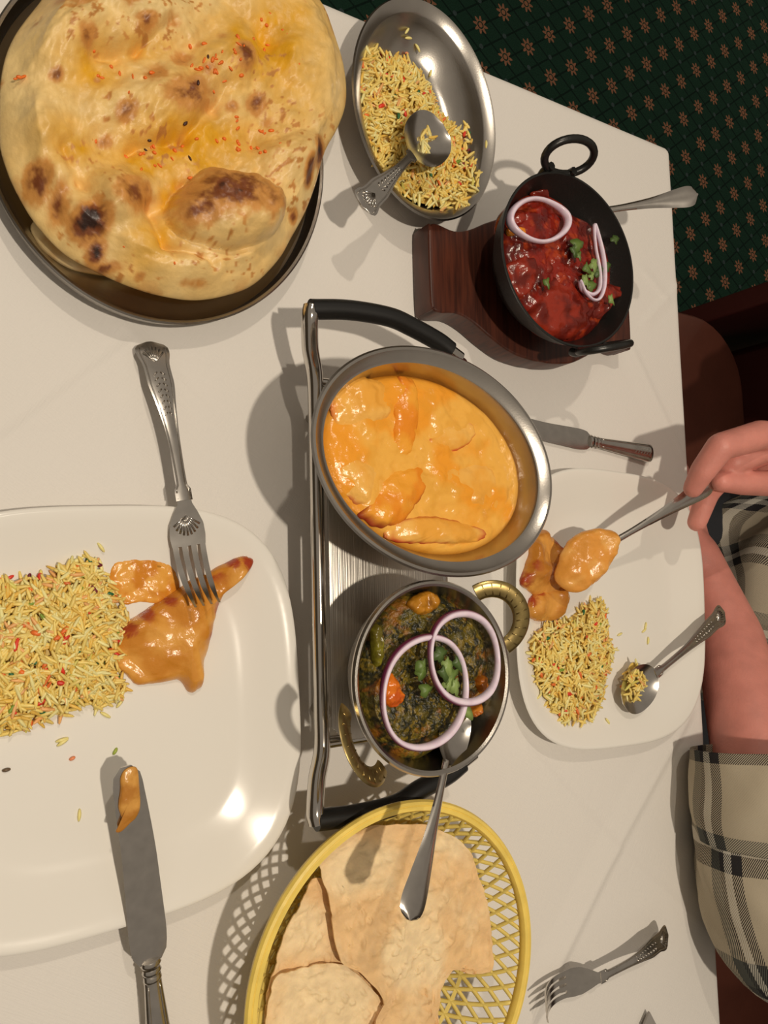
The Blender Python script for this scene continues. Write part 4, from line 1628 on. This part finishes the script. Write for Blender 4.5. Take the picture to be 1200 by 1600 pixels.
chk = lump('chicken_piece', poly([(396, 874), (392, 890), (366, 915), (350, 950), (340, 990), (328, 1035), (324, 1078), (306, 1086), (288, 1066), (250, 1073), (216, 1071), (190, 1042), (186, 1008), (200, 978), (245, 948), (290, 918), (345, 886), (375, 872)], 0.772),
           lambda x, y: zbL(x, y), 0.015, red_edge(131, alb(212, 146, 62), alb(190, 118, 36), alb(150, 50, 28), [(390, 880, 16), (365, 878, 12), (345, 950, 14), (335, 995, 10), (205, 985, 16), (235, 962, 14), (270, 940, 12), (345, 905, 12)]),
           SAUCEM, n=170, nr=64, k=2.4, nz=0.0085, ns=40, seed=133, jag=0.05)
recenter(chk, (*at(285, 990, 0.765)[:2], 0.759))
tag(chk, 'sauce-covered tandoori chicken piece held down by the fork tines', 'chicken')
for ol, hh, lb, sd, spots in [
    ([(858, 828), (880, 843), (898, 870), (897, 925), (862, 936), (828, 922), (812, 908), (828, 872), (836, 846)], 0.014, 'browned chicken piece with red edge on the plate under the raised spoon', 141, [(818, 905, 14), (835, 885, 10), (880, 850, 10)]),
    ([(838, 932), (875, 915), (898, 922), (896, 948), (885, 968), (852, 971), (833, 962), (830, 945)], 0.013, 'sauce-coated chicken piece touching the rice on the diner’s plate', 143, [(836, 938, 12), (850, 925, 8)])]:
    o = lump('chicken_piece', poly(ol, 0.772), lambda x, y: zbR(x, y), hh, red_edge(sd, alb(208, 142, 60), alb(176, 108, 34), alb(150, 48, 24), spots), SAUCEM, n=110, nr=44, k=2.4, nz=0.0060, ns=55, seed=sd, jag=0.06)
    p = np.mean(poly(ol, 0.765), 0)
    recenter(o, (p[0], p[1], float(zbR(p[0], p[1]))))
    tag(o, lb, 'chicken', 'chicken on the plate of the diner')

# held spoon with sauce
HS_A, HS_B = V(893, 888, 0.789), V(1116, 753, 0.8385)
spoon('tablespoon', 'plain steel spoon held by the diner, its bowl heaped with orange sauce', HS_A, HS_B, False, bowl=0.050, bw=0.0165, depth=0.007, arch=0.002)
hs = lump('curry_sauce', poly([(884, 884), (893, 852), (912, 831), (936, 826), (951, 838), (949, 864), (934, 900), (912, 924), (893, 920), (882, 904)], 0.795), lambda x, y: 0.7885 + 0.36 * (x - at(893, 888, .789)[0]), 0.0125, two_tone(alb(222, 156, 74), alb(212, 138, 54), 90, 151), SAUCEM, n=120, nr=40, k=2.6, nz=0.0045, ns=75, seed=153, jag=0.04)
recenter(hs, (*at(930, 875, 0.79)[:2], 0.787))
tag(hs, 'thick orange sauce clinging to the spoon held by the diner', 'sauce')

rice_pile('pilau_rice', 'few rice grains clinging in the serving spoon of the oval dish', poly([(645, 222), (652, 205), (676, 196), (684, 212), (668, 226), (672, 246), (655, 250), (648, 236)], 0.786), lambda x, y: 0.7815, 0.003, 38, 23)
# spoon with rice lying on the diner's plate
sp2 = spoon('dessert_spoon', 'ornate-handled spoon with a little rice, lying across the plate edge', V(974, 1100, 0.7730), V(1132, 956, 0.783), True, bowl=0.052, bw=0.0205, depth=0.0075, arch=0.003)
rice_pile('pilau_rice', 'small spoonful of rice and vegetables in the spoon on the plate edge', poly([(976, 1088), (980, 1058), (990, 1034), (1004, 1040), (1013, 1060), (1008, 1082), (992, 1098)], 0.770), lambda x, y: 0.7668, 0.0035, 60, 19)

fork('dinner_fork', 'ornate steel fork with tines pressed onto the chicken on the plate', V(325, 945, 0.789), V(234, 534, 0.757), dipz=0.012, arch=0.006)
knife('dinner_knife', 'steel knife with curry-smeared blade leaning on the plate rim', V(203, 1196, 0.790), V(256, 1690, 0.759), blade=0.128, bwid=0.0108, flip=-1)
KA, KB = at(203, 1196, 0.790), at(256, 1690, 0.759)


def blade_z(x, y):
    d = (KB - KA)
    s = ((x - KA[0]) * d[0] + (y - KA[1]) * d[1]) / (d[0] ** 2 + d[1] ** 2)
    return KA[2] + s * d[2] + 0.0001


sm = lump('curry_sauce', poly([(188, 1214), (197, 1200), (213, 1199), (218, 1225), (221, 1262), (215, 1280), (207, 1288), (192, 1303), (183, 1302), (192, 1284), (186, 1262), (188, 1235)], 0.789), lambda x, y: blade_z(x, y), 0.0026, two_tone(alb(200, 140, 62), alb(170, 108, 38), 120, 161), SAUCEM, n=70, nr=16, k=3, nz=0.0008, ns=160, seed=163)
recenter(sm, (*at(203, 1240, 0.789)[:2], 0.789))
tag(sm, 'smear of brownish curry sauce on the knife blade', 'sauce')
knife('dinner_knife', 'dull steel knife lying on the cloth between oval bowl and karahi', V(800, 664, 0.7545), V(1020, 709, 0.7560), blade=0.100, bwid=0.0095, flip=1)
fork('dinner_fork', 'ornate steel fork lying alone on the cloth beside the yellow basket', V(856, 1582, 0.780), V(1044, 1461, 0.7650), dipz=0.0165, arch=0.004, shell=False)

# ------------------------------------------------------------------ papadum basket
BK = (0.2934, -0.2685)
BKR = 0.1135
BKZ = 0.069
YEL = mat('yellow_plastic', tuple(alb(220, 184, 84)), 0.35, 0.0, 0.0002, 150, var=0.10, vscale=60)
YEL2 = mat('yellow_strand', tuple(alb(216, 186, 94)), 0.38, var=0.06, vscale=80)
bk = thing('bread_basket', 'round yellow plastic lattice basket holding papadums', 'basket', (BK[0], BK[1], TZ + 0.001))
rim = lathe('rim', [(0.0, BKZ - 0.004), (-0.0004, BKZ - 0.002), (0.0008, BKZ), (0.0028, BKZ + 0.0004), (0.0034, BKZ - 0.0001), (0.0040, BKZ + 0.0004), (0.0066, BKZ + 0.0002), (0.0078, BKZ - 0.002), (0.0076, BKZ - 0.005), (0.0068, BKZ - 0.0062), (0.001, BKZ - 0.0062), (0.0, BKZ - 0.004)],
            oval(0, 0, BKR, BKR, 0), YEL, bk, seg=128)
for sgn in (-1, 1):
    pts = []
    for k in range(13):
        f = k / 12
        r = np.interp(f, [0, 0.25, 0.5, 0.75, 1], [BKR - 0.005, BKR - 0.016, BKR - 0.030, BKR - 0.048, BKR - 0.070])
        z = np.interp(f, [0, 0.25, 0.5, 0.75, 1], [BKZ - 0.004, 0.048, 0.028, 0.011, 0.004])
        a = sgn * (0.42 * f + 0.10 * f * f)
        pts.append((r * math.cos(a), r * math.sin(a), z))
    P = catmull(pts, 1)
    v, f = tube_geo(P, 0.0016, 6)
    base = mesh('strand', v, f, YEL2, bk)
    NS = 56
    for k in range(1, NS):
        c_ = base.copy()
        C.objects.link(c_)
        c_.parent = bk
        c_.rotation_euler = (0, 0, 2 * PI * k / NS)
    base.rotation_euler = (0, 0, 0)
lathe('base_disc', [(None, 0.0), (0.064, 0.0), (0.062, 0.002), (0.064, 0.0045), (0.068, 0.0045), (0.070, 0.003), (None, 0.003)], oval(0, 0, BKR, BKR, 0), YEL, bk, seg=72)
lathe('lower_hoop', [(0.029, 0.0270), (0.027, 0.029), (0.029, 0.031), (0.031, 0.029), (0.029, 0.0270)], oval(0, 0, BKR, BKR, 0), YEL2, bk, seg=90)


def papad(name, label, ol, z, tilt, seed, amp):
    O = poly(ol, z)
    c = np.mean(O, 0)

    def zf(x, y):
        return z + tilt[0] * (x - c[0]) + tilt[1] * (y - c[1])

    def ex(x, y, t):
        return amp * (fbm(x * 22, y * 22, seed, 3) - 0.5) * 2 + 0.0016 * (fbm(x * 70, y * 70, seed + 5, 3) - 0.5) * 2 + 0.0016 * smooth(.56, .72, fbm(x * 190, y * 190, seed + 2, 2))

    def colf(x, y, t, zz):
        n = smooth(.35, .65, fbm(x * 26, y * 26, seed + 8, 4))[:, None]
        n2 = fbm(x * 240, y * 240, seed + 9, 2)[:, None]
        cc = alb(224, 188, 136) * (1 - n) + alb(216, 170, 112) * n
        return cc * (0.86 + 0.28 * n2)
    # thin sheet with real thickness
    n, nr = 200, 70
    R_ = resample(O, n)
    if area_sign(R_) < 0:
        R_ = R_[::-1]
    cc = R_.mean(0)
    ang = np.arange(n)
    R_ = cc + (R_ - cc) * (1 + 0.012 * (vnoise(ang * 0.35, ang * 0 + seed, seed) - 0.5) * 2)[:, None]
    XY = np.vstack([cc[None]] + [cc + (R_ - cc) * t for t in np.linspace(0, 1, nr)[1:]])
    T = np.r_[0, np.repeat(np.linspace(0, 1, nr)[1:], n)]
    Z = zf(XY[:, 0], XY[:, 1]) + ex(XY[:, 0], XY[:, 1], T)
    N = len(XY)
    vs = np.vstack([np.c_[XY, Z], np.c_[XY, Z - 0.0011]])
    fs = []
    for j in range(n):
        l = (j + 1) % n
        fs.append((0, 1 + j, 1 + l))
        fs.append((N, N + 1 + l, N + 1 + j))
    for i in range(nr - 2):
        a = 1 + i * n
        for j in range(n):
            l = (j + 1) % n
            fs.append((a + j, a + n + j, a + n + l, a + l))
            fs.append((N + a + j, N + a + l, N + a + n + l, N + a + n + j))
    a = 1 + (nr - 2) * n
    for j in range(n):
        l = (j + 1) % n
        fs.append((a + j, N + a + j, N + a + l, a + l))
    cols = colf(np.r_[XY[:, 0], XY[:, 0]], np.r_[XY[:, 1], XY[:, 1]], None, None)
    o = mesh(name, vs, fs, mat('papadum', attr=True, rough=0.6, bump=0.0005, bscale=420, sss=0.1), cols=cols, sharp=60)
    recenter(o, (c[0], c[1], z))
    tag(o, label, 'papadum', 'papadums in the basket')
    return o


papad('papadum', 'pale papadum lying lowest against the basket wall', [(490, 1370), (470, 1405), (442, 1470), (424, 1535), (414, 1600), (420, 1700), (480, 1760), (580, 1740), (640, 1680), (650, 1560), (600, 1450), (550, 1380)], 0.795, (0.04, 0.05), 171, 0.0018)
papad('papadum', 'papadum leaning out of the basket under the broken front sheet', [(426, 1545), (470, 1515), (535, 1507), (590, 1555), (640, 1620), (684, 1640), (670, 1720), (600, 1770), (480, 1770), (415, 1690)], 0.800, (0.02, 0.0), 173, 0.0012)
papad('papadum', 'large broken papadum on top, under the spoon handle', [(499, 1350), (520, 1320), (560, 1297), (620, 1284), (680, 1292), (722, 1322), (748, 1375), (764, 1440), (771, 1500), (764, 1520), (735, 1522), (708, 1517), (692, 1545), (686, 1590), (690, 1700), (600, 1720), (560, 1660), (604, 1600), (598, 1562), (566, 1522), (536, 1507), (524, 1465), (516, 1410)], 0.808, (0.02, 0.03), 177, 0.0020)

# ------------------------------------------------------------------ room shell
WALLM = mat('cream_wall', (0.42, 0.36, 0.28), 0.8, var=0.05, vscale=3)
for nm, q in (('wall_back', (5.0, 5.1, -3, 4, 0, 2.6)), ('wall_front', (-2.6, -2.5, -3, 4, 0, 2.6)), ('wall_left', (-2.5, 5, 4.0, 4.1, 0, 2.6)), ('wall_right', (-2.5, 5, -3.1, -3.0, 0, 2.6))):
    w_ = box(nm, *q, WALLM)
    tag(w_, 'plain cream restaurant wall', None, kind='structure')

# ------------------------------------------------------------------ bench
LEATHER = mat('brown_red_leather', (0.115, 0.034, 0.020), 0.5, 0.0, 0.0006, 60, var=0.15, vscale=9)
LEATHER2 = mat('maroon_leather', (0.060, 0.010, 0.008), 0.55, 0.0, 0.0006, 60)
DARKW = mat('black_wood', (0.012, 0.008, 0.007), 0.5)
bn = thing('bench_seat', 'long dark red upholstered bench the diner sits on', 'bench', (1.1, -0.5, 0))


def rounded_rect(x0, x1, y0, y1, rs, n=8):
    """rs = radii of corners (x1,y1), (x0,y1), (x0,y0), (x1,y0)"""
    out = []
    for (cx, cy, a0), r in zip(((x1, y1, 0), (x0, y1, 90), (x0, y0, 180), (x1, y0, 270)), rs):
        sx = -1 if cx == x1 else 1
        sy = -1 if cy == y1 else 1
        for k in range(n + 1):
            a = math.radians(a0 + 90 * k / n)
            out.append((cx + sx * r + r * math.cos(a), cy + sy * r + r * math.sin(a)))
    return out


q = extrude('seat_cushion', rounded_rect(0.84, 1.318, -1.6, 0.446, (0.13, 0.05, 0.05, 0.13)), 0.335, 0.45, LEATHER, bev=0.012)
child_local(q, bn)
q = box('plinth', 0.92, 1.40, -1.58, 0.40, 0.0, 0.335, DARKW)
child_local(q, bn)
q = box('backrest', 1.375, 1.50, -1.6, 0.425, 0.36, 1.02, LEATHER2, bev=0.02)
child_local(q, bn)
q = box('end_panel', 1.26, 1.52, 0.452, 0.49, 0.0, 1.04, LEATHER2, bev=0.006)
child_local(q, bn)

# ------------------------------------------------------------------ diner
SKIN = mat('skin', tuple(alb(196, 122, 102)), 0.5, 0.0, 0.00025, 500, sss=0.12, var=0.10, vscale=45)
dn = thing('person', 'diner in a plaid shirt with rolled sleeves holding a spoon', 'person', (1.12, -0.09, 0))


def sphere_geo(c, r, n=14, sq=(1, 1, 1)):
    vs = []
    fs = []
    m = n // 2
    for i in range(m + 1):
        th = PI * i / m
        for k in range(n):
            ph = 2 * PI * k / n
            vs.append((c[0] + r * sq[0] * math.sin(th) * math.cos(ph), c[1] + r * sq[1] * math.sin(th) * math.sin(ph), c[2] + r * sq[2] * math.cos(th)))
    for i in range(m):
        for k in range(n):
            l = (k + 1) % n
            fs.append((i * n + k, (i + 1) * n + k, (i + 1) * n + l, i * n + l))
    return np.array(vs), fs


def capsules(chain):
    """chain = [(point, radius)...] -> overlapping tapered capsules"""
    parts = []
    for (p, r), (q_, s_) in zip(chain[:-1], chain[1:]):
        p, q_ = np.array(p, float), np.array(q_, float)
        parts.append(tube_geo([p, (p * 2 + q_) / 3, (p + 2 * q_) / 3, q_], [r, (2 * r + s_) / 3, (r + 2 * s_) / 3, s_], 16))
    for p, r in chain:
        parts.append(sphere_geo(p, r))
    return parts


def remeshed(parts, voxel, it=6):
    v, f = join_geo(parts)
    me = bpy.data.meshes.new('tmp')
    me.from_pydata([tuple(map(float, a)) for a in v], [], [tuple(int(i) for i in a) for a in f])
    o = bpy.data.objects.new('tmp', me)
    C.objects.link(o)
    m = o.modifiers.new('r', 'REMESH')
    m.mode = 'VOXEL'
    m.voxel_size = voxel
    s_ = o.modifiers.new('s', 'SMOOTH')
    s_.iterations = it
    s_.factor = 0.5
    dg = bpy.context.evaluated_depsgraph_get()
    ev = o.evaluated_get(dg)
    me2 = bpy.data.meshes.new_from_object(ev)
    bpy.data.objects.remove(o)
    return me2


def pz(x, y, z):
    return at(x, y, z)


# right hand (joint positions in metres via image position and height)
wrist = pz(1285, 700, 0.850)
hand = []
fing = {
    'index': [(pz(1188, 680, .868), .0140), (pz(1126, 698, .866), .0126), (pz(1098, 736, .851), .0112), (pz(1083, 763, .8405), .0088)],
    'middle': [(pz(1196, 700, .858), .0135), (pz(1146, 722, .846), .0122), (pz(1106, 770, .8200), .0108), (pz(1089, 816, .8085), .0092)],
    'ring': [(pz(1212, 702, .850), .0120), (pz(1165, 722, .828), .0105), (pz(1168, 752, .815), .0096), (pz(1196, 762, .815), .0082)],
    'little': [(pz(1228, 712, .842), .0110), (pz(1192, 732, .822), .0092), (pz(1196, 752, .812), .0084), (pz(1216, 760, .812), .0072)],
    'thumb': [(pz(1262, 728, .840), .0150), (pz(1216, 756, .842), .0130), (pz(1160, 754, .8445), .0120), (pz(1126, 752, .8420), .0096)],
}
for k_, ch__ in fing.items():
    hand += capsules(ch__)
    if k_ != 'thumb':
        hand += capsules([(wrist * 0.85 + ch__[0][0] * 0.15, .019), (wrist * .4 + ch__[0][0] * .6, .0150), ch__[0]])
    else:
        hand += capsules([(wrist, .020), ch__[0]])
elbR = np.array([1.06, 0.235, 0.875])
shR = np.array([1.13, 0.10, 1.15])
hand += capsules([(wrist, .0255), (wrist * .9 + elbR * .1, .026), (wrist * .5 + elbR * .5, .037), (elbR, .042)])
me_h = remeshed(hand, 0.0018, 5)

elbL = np.array([0.745, -0.345, 0.822])
shL = np.array([1.13, -0.28, 1.15])
body = []
body += capsules([(elbL, .043), ((0.738, -0.25, 0.802), .0430), ((0.772, -0.16, 0.768), .042), ((0.806, -0.08, 0.730), .037), ((0.812, -0.01, 0.700), .0285), ((0.806, 0.015, 0.692), .028)])
for k_ in range(4):
    body += capsules([((0.806, 0.015, 0.692), .020), ((0.79 + k_ * .014, 0.085, 0.672), .0125), ((0.785 + k_ * .015, 0.125, 0.662), .0095), ((0.785 + k_ * .015, 0.15, 0.652), .008)])
body += capsules([((0.80, 0.03, 0.69), .018), ((0.785, 0.07, 0.70), .011), ((0.782, 0.095, 0.70), .009)])
body += capsules([(elbL, .043), (elbL * .5 + shL * .5, .05), (shL, .06)]) + capsules([(elbR, .042), (elbR * .5 + shR * .5, .05), (shR, .06)])
body += capsules([(shL, .062), ((1.13, -0.09, 1.16), .085), (shR, .062)])
body += capsules([((1.14, -0.09, 0.58), .12), ((1.14, -0.09, 0.80), .115), ((1.13, -0.09, 1.06), .12), ((1.12, -0.09, 1.20), .07), ((1.11, -0.09, 1.27), .055), ((1.09, -0.09, 1.33), .055)])
for sy in (-1, 1):
    body += capsules([((1.14, -0.09 + sy * .08, 0.60), .105), ((1.13, -0.09 + sy * .09, 1.02), .095)])
# head: skull, jaw, nose, ears
body += [sphere_geo((1.085, -0.09, 1.435), .092, 20, (1.06, .84, 1.16))]
body += capsules([((1.045, -0.09, 1.37), .05), ((1.025, -0.09, 1.345), .032)])
body += capsules([((0.992, -0.09, 1.445), .009), ((0.974, -0.09, 1.412), .0135), ((0.99, -0.09, 1.402), .012)])
for sy in (-1, 1):
    body += capsules([((1.09, -0.09 + sy * .079, 1.455), .013), ((1.09, -0.09 + sy * .083, 1.425), .011), ((1.085, -0.09 + sy * .078, 1.40), .008)])
body += capsules([((0.993, -0.113, 1.377), .007), ((0.985, -0.09, 1.378), .008), ((0.993, -0.067, 1.377), .007)])
for sy in (-1, 1):
    body += capsules([((1.14, -0.09 + sy * .10, 0.56), .085), ((0.92, -0.09 + sy * .13, 0.545), .078), ((0.70, -0.09 + sy * .15, 0.535), .058), ((0.74, -0.09 + sy * .15, 0.30), .052), ((0.78, -0.09 + sy * .15, 0.10), .036), ((0.78, -0.09 + sy * .15, 0.06), .036)])
me_b = remeshed(body, 0.005, 8)
bm = bmesh.new()
bm.from_mesh(me_b)
bm.from_mesh(me_h)
me = bpy.data.meshes.new('body')
bm.to_mesh(me)
bm.free()
me.transform(Matrix.Translation(-Vector(dn.location)))
me.polygons.foreach_set('use_smooth', np.ones(len(me.polygons), bool))
bd = new_obj('body', me, dn, SKIN)
for sy in (-1, 1):
    v, f = sphere_geo((1.003 - 1.12, sy * .033, 1.447), .0125)
    mesh('eye', v, f, mat('eye_white', (0.6, 0.58, 0.55), 0.2), bd)
v, f = sphere_geo((1.10 - 1.12, 0, 1.458), .099, 24, (1.04, .86, 1.10))
f = [q for q in f if all((v[i][2] > 1.445 + 0.55 * max(0, -0.02 - v[i][0]) * 1.6) or v[i][0] > 0.03 for i in q)]
hr = mesh('hair', v, f, mat('dark_hair', (0.03, 0.02, 0.014), 0.6, 0, 0.002, 120), dn)
NAIL = mat('nail', tuple(alb(206, 138, 118)), 0.3)


def nail(tip, prev, w, up):
    t = (np.array(tip) - np.array(prev))
    t /= np.linalg.norm(t)
    n_ = np.array(up, float)
    n_ = n_ - t * (n_ @ t)
    n_ /= np.linalg.norm(n_)
    b_ = np.cross(n_, t)
    vs = []
    for i in range(6):
        for j in range(7):
            a = (j - 3) / 3 * 0.9
            s_ = (i / 5 - 0.75) * w * 1.9
            rr_ = w * 1.07 * (1 - 0.22 * (i / 5) ** 2)
            vs.append(np.array(tip) + t * s_ + n_ * rr_ * math.cos(a) + b_ * rr_ * math.sin(a) * 0.9)
    fs = [(i * 7 + j, (i + 1) * 7 + j, (i + 1) * 7 + j + 1, i * 7 + j + 1) for i in range(5) for j in range(6)]
    o = mesh('fingernail', [np.array(a) - np.array(dn.location) for a in vs], fs, NAIL, bd)
    return o


nail(fing['thumb'][3][0], fing['thumb'][2][0], .0088, (-0.35, -0.2, 0.9))
nail(fing['middle'][3][0], fing['middle'][2][0], .0082, (-0.8, 0.1, 0.45))


def plaid():
    m = bpy.data.materials.new('plaid_flannel')
    m.use_nodes = True
    nt = m.node_tree
    p = nt.nodes['Principled BSDF']
    p.inputs['Roughness'].default_value = 0.9
    p.inputs['Specular IOR Level'].default_value = 0.15
    a = nt.nodes.new('ShaderNodeAttribute')
    a.attribute_name = 'cloth_uv'
    sep = nt.nodes.new('ShaderNodeSeparateXYZ')
    nt.links.new(a.outputs['Vector'], sep.inputs[0])

    def mt(op, x, y=None):
        n = nt.nodes.new('ShaderNodeMath')
        n.operation = op
        for i, v in enumerate((x, y)):
            if v is None:
                continue
            if isinstance(v, (int, float)):
                n.inputs[i].default_value = v
            else:
                nt.links.new(v, n.inputs[i])
        return n.outputs[0]

    def bands(src, per, off):
        fr = mt('FRACT', mt('ADD', mt('DIVIDE', src, per), off))
        cr = nt.nodes.new('ShaderNodeValToRGB')
        cr.color_ramp.interpolation = 'CONSTANT'
        beige, grey, dark, cream = (0.47, 0.41, 0.31, 1), (0.09, 0.095, 0.085, 1), (0.028, 0.026, 0.028, 1), (0.62, 0.59, 0.52, 1)
        st = [(0, beige), (0.36, grey), (0.50, dark), (0.56, cream), (0.66, dark), (0.78, beige)]
        el = cr.color_ramp.elements
        el[0].position, el[0].color = st[0]
        el[1].position, el[1].color = st[1]
        for ps, cc in st[2:]:
            e = el.new(ps)
            e.color = cc
        nt.links.new(fr, cr.inputs[0])
        return cr.outputs[0]
    wa = bands(sep.outputs[0], 0.092, 0.12)
    we = bands(sep.outputs[1], 0.104, 0.30)
    tw = mt('GREATER_THAN', mt('FRACT', mt('DIVIDE', mt('ADD', sep.outputs[0], sep.outputs[1]), 0.0021)), 0.5)
    mx = nt.nodes.new('ShaderNodeMix')
    mx.data_type = 'RGBA'
    nt.links.new(tw, mx.inputs[0])
    nt.links.new(wa, mx.inputs[6])
    nt.links.new(we, mx.inputs[7])
    nt.links.new(mx.outputs[2], p.inputs['Base Color'])
    b = nt.nodes.new('ShaderNodeBump')
    b.inputs['Distance'].default_value = 0.0004
    nt.links.new(tw, b.inputs['Height'])
    nt.links.new(b.outputs[0], p.inputs['Normal'])
    return m


PLAID = plaid()


def cloth_tube(name, pts, rad, parent, n=72, sub=14, wr=0.004, seed=1, uoff=0.0, voff=0.0, ring=False, sq=1.0, seam=0.0, hemdown=0.0):
    P = catmull(pts, sub)
    r = catmull([[q, 0, 0] for q in rad], sub)[:, 0]
    s_ = np.r_[0, np.cumsum(np.linalg.norm(np.diff(P, axis=0), axis=1))]
    v, _ = tube_geo(P, r, n, False, twist=seam)
    N = len(P)
    ang = np.tile(np.arange(n) / n * 2 * PI, N)
    S = np.repeat(s_, n)
    Rr = np.repeat(r, n)
    c = np.repeat(P, n, 0)
    nrm = (v - c) / Rr[:, None]
    d = wr * 2 * (fbm(np.cos(ang) * 2 + S * 26 + 5, np.sin(ang) * 2 + S * 12 + 5, seed, 3) - 0.5)
    d += wr * 0.9 * np.sin(S * 95 + 2.2 * np.sin(ang + seed) + 3 * np.cos(ang * 2)) * (0.4 + 0.6 * np.cos(ang + seed) ** 2)
    v = v + nrm * d[:, None]
    th = 0.0022
    vi = v - nrm * th
    fs = []
    M = N * n
    for i in range(N - 1):
        for k in range(n):
            l = (k + 1) % n
            fs.append((i * n + k, i * n + l, (i + 1) * n + l, (i + 1) * n + k))
            fs.append((M + i * n + k, M + (i + 1) * n + k, M + (i + 1) * n + l, M + i * n + l))
    for i in (0, N - 1):
        for k in range(n):
            l = (k + 1) % n
            q = (i * n + k, M + i * n + k, M + i * n + l, i * n + l)
            fs.append(q if i == 0 else q[::-1])
    vv = np.vstack([v, vi])
    o = mesh(name, vv - np.array(dn.location)[None], fs, PLAID, parent)
    R0 = float(np.mean(r))
    uv = np.c_[ang * R0 + uoff, S + voff, np.zeros(M)]
    uv = np.vstack([uv, uv]).astype(np.float32)
    at_ = o.data.attributes.new('cloth_uv', 'FLOAT_VECTOR', 'POINT')
    at_.data.foreach_set('vector', uv.ravel())
    return o


# torso of the shirt: flattened tube
def torso():
    n, rows = 120, 60
    vs, uv = [], []
    zs = np.linspace(0.50, 1.215, rows)
    for z in zs:
        a_ = np.interp(z, [0.50, 0.62, 0.8, 1.0, 1.12, 1.18, 1.215], [0.275, 0.262, 0.205, 0.165, 0.135, 0.10, 0.075])
        b_ = np.interp(z, [0.50, 0.62, 0.8, 1.0, 1.12, 1.18, 1.215], [0.215, 0.210, 0.205, 0.225, 0.22, 0.15, 0.085])
        cx = np.interp(z, [0.5, 0.8, 1.215], [1.13, 1.14, 1.12])
        for k in range(n):
            t = 2 * PI * k / n
            fold = 0.012 * math.sin(z * 60 + 5 * math.sin(t * 2) + 2 * math.cos(t * 5)) * float(np.interp(z, [0.5, 0.7, 0.95], [1.0, 0.8, 0.2])) + 0.016 * (float(fbm(np.array(z * 14), np.array(t * 3), 5, 3)) - 0.5)
            aa = min(a_, 0.165) if math.cos(t) > 0 else a_
            vs.append((cx + (aa + fold) * math.cos(t) - 1.12, (b_ + fold) * math.sin(t), z))
            uv.append((t * 0.19 + 0.01 * math.sin(z * 30), z + 0.02 * math.sin(t * 6), 0))
    fs = []
    for i in range(rows - 1):
        for k in range(n):
            l = (k + 1) % n
            fs.append((i * n + k, i * n + l, (i + 1) * n + l, (i + 1) * n + k))
    o = mesh('shirt', vs, fs, PLAID, dn)
    at_ = o.data.attributes.new('cloth_uv', 'FLOAT_VECTOR', 'POINT')
    at_.data.foreach_set('vector', np.array(uv, np.float32).ravel())
    return o


sh = torso()
cloth_tube('sleeve', [(0.708, -0.225, 0.816), (0.710, -0.29, 0.819), (0.736, -0.352, 0.826), (0.815, -0.382, 0.855), (0.95, -0.36, 0.95), (1.06, -0.31, 1.07), (1.12, -0.26, 1.14)], [.060, .063, .067, .072, .078, .084, .08], sh, seed=3, wr=.0035, uoff=0.02, voff=0.0)
cloth_tube('cuff', [(0.712, -0.178, 0.815), (0.710, -0.205, 0.818), (0.709, -0.235, 0.819), (0.708, -0.262, 0.820)], [.061, .0645, .0665, .0635], sh, seed=4, wr=.002, uoff=0.05, voff=0.04)
mid = elbR * 0.72 + wrist * 0.28
cloth_tube('sleeve', [tuple(mid * .8 + elbR * .2), tuple(elbR + np.array([-0.01, 0.0, 0])), tuple(elbR + np.array([0.035, 0.0, 0.04])), tuple((elbR + shR) / 2 + np.array([0.01, 0, 0])), tuple(shR + np.array([0, -.02, -.01]))], [.055, .062, .066, .078, .08], sh, seed=6, wr=.004, uoff=0.03)
cloth_tube('cuff', [tuple(mid * 1.1 - elbR * .1), tuple(mid * .9 + elbR * .1), tuple(mid * .65 + elbR * .35)], [.057, .0610, .0600], sh, seed=7, wr=.002)
JEAN = mat('dark_trousers', (0.02, 0.022, 0.028), 0.85, 0, 0.0008, 200)
parts = []
for sy in (-1, 1):
    parts += capsules([((1.14 - 1.12, sy * .10, 0.563), .096), ((0.92 - 1.12, sy * .13, 0.548), .088), ((0.69 - 1.12, sy * .15, 0.538), .068), ((0.735 - 1.12, sy * .15, 0.30), .064), ((0.77 - 1.12, sy * .15, 0.105), .056)])
parts += capsules([((1.14 - 1.12, -.06, 0.58), .12), ((1.14 - 1.12, .06, 0.58), .12)])
me = remeshed(parts, 0.007, 6)
me.polygons.foreach_set('use_smooth', np.ones(len(me.polygons), bool))
new_obj('trousers', me, dn, JEAN)
for sy in (-1, 1):
    me = remeshed(capsules([((0.80 - 1.12, sy * .15, 0.045), .042), ((0.70 - 1.12, sy * .155, 0.040), .040), ((0.60 - 1.12, sy * .16, 0.034), .033)]), 0.006, 4)
    me.polygons.foreach_set('use_smooth', np.ones(len(me.polygons), bool))
    new_obj('shoe', me, dn, mat('black_shoe', (0.015, 0.013, 0.012), 0.4))

NAP = mat('grey_napkin', (0.30, 0.28, 0.26), 0.85, 0, 0.0003, 300)
tri = [at(x, y, 0.753)[:2] for x, y in ((1010, 1578), (990, 1625), (975, 1700), (1060, 1700), (1034, 1625))]
npk = extrude('napkin', [tuple(q) for q in tri], 0.7545, 0.7575, NAP, bev=0.0006)
recenter(npk, (tri[0][0], tri[0][1], 0.7545))
tag(npk, 'grey folded napkin whose pointed tip lies near the lone fork', 'napkin')
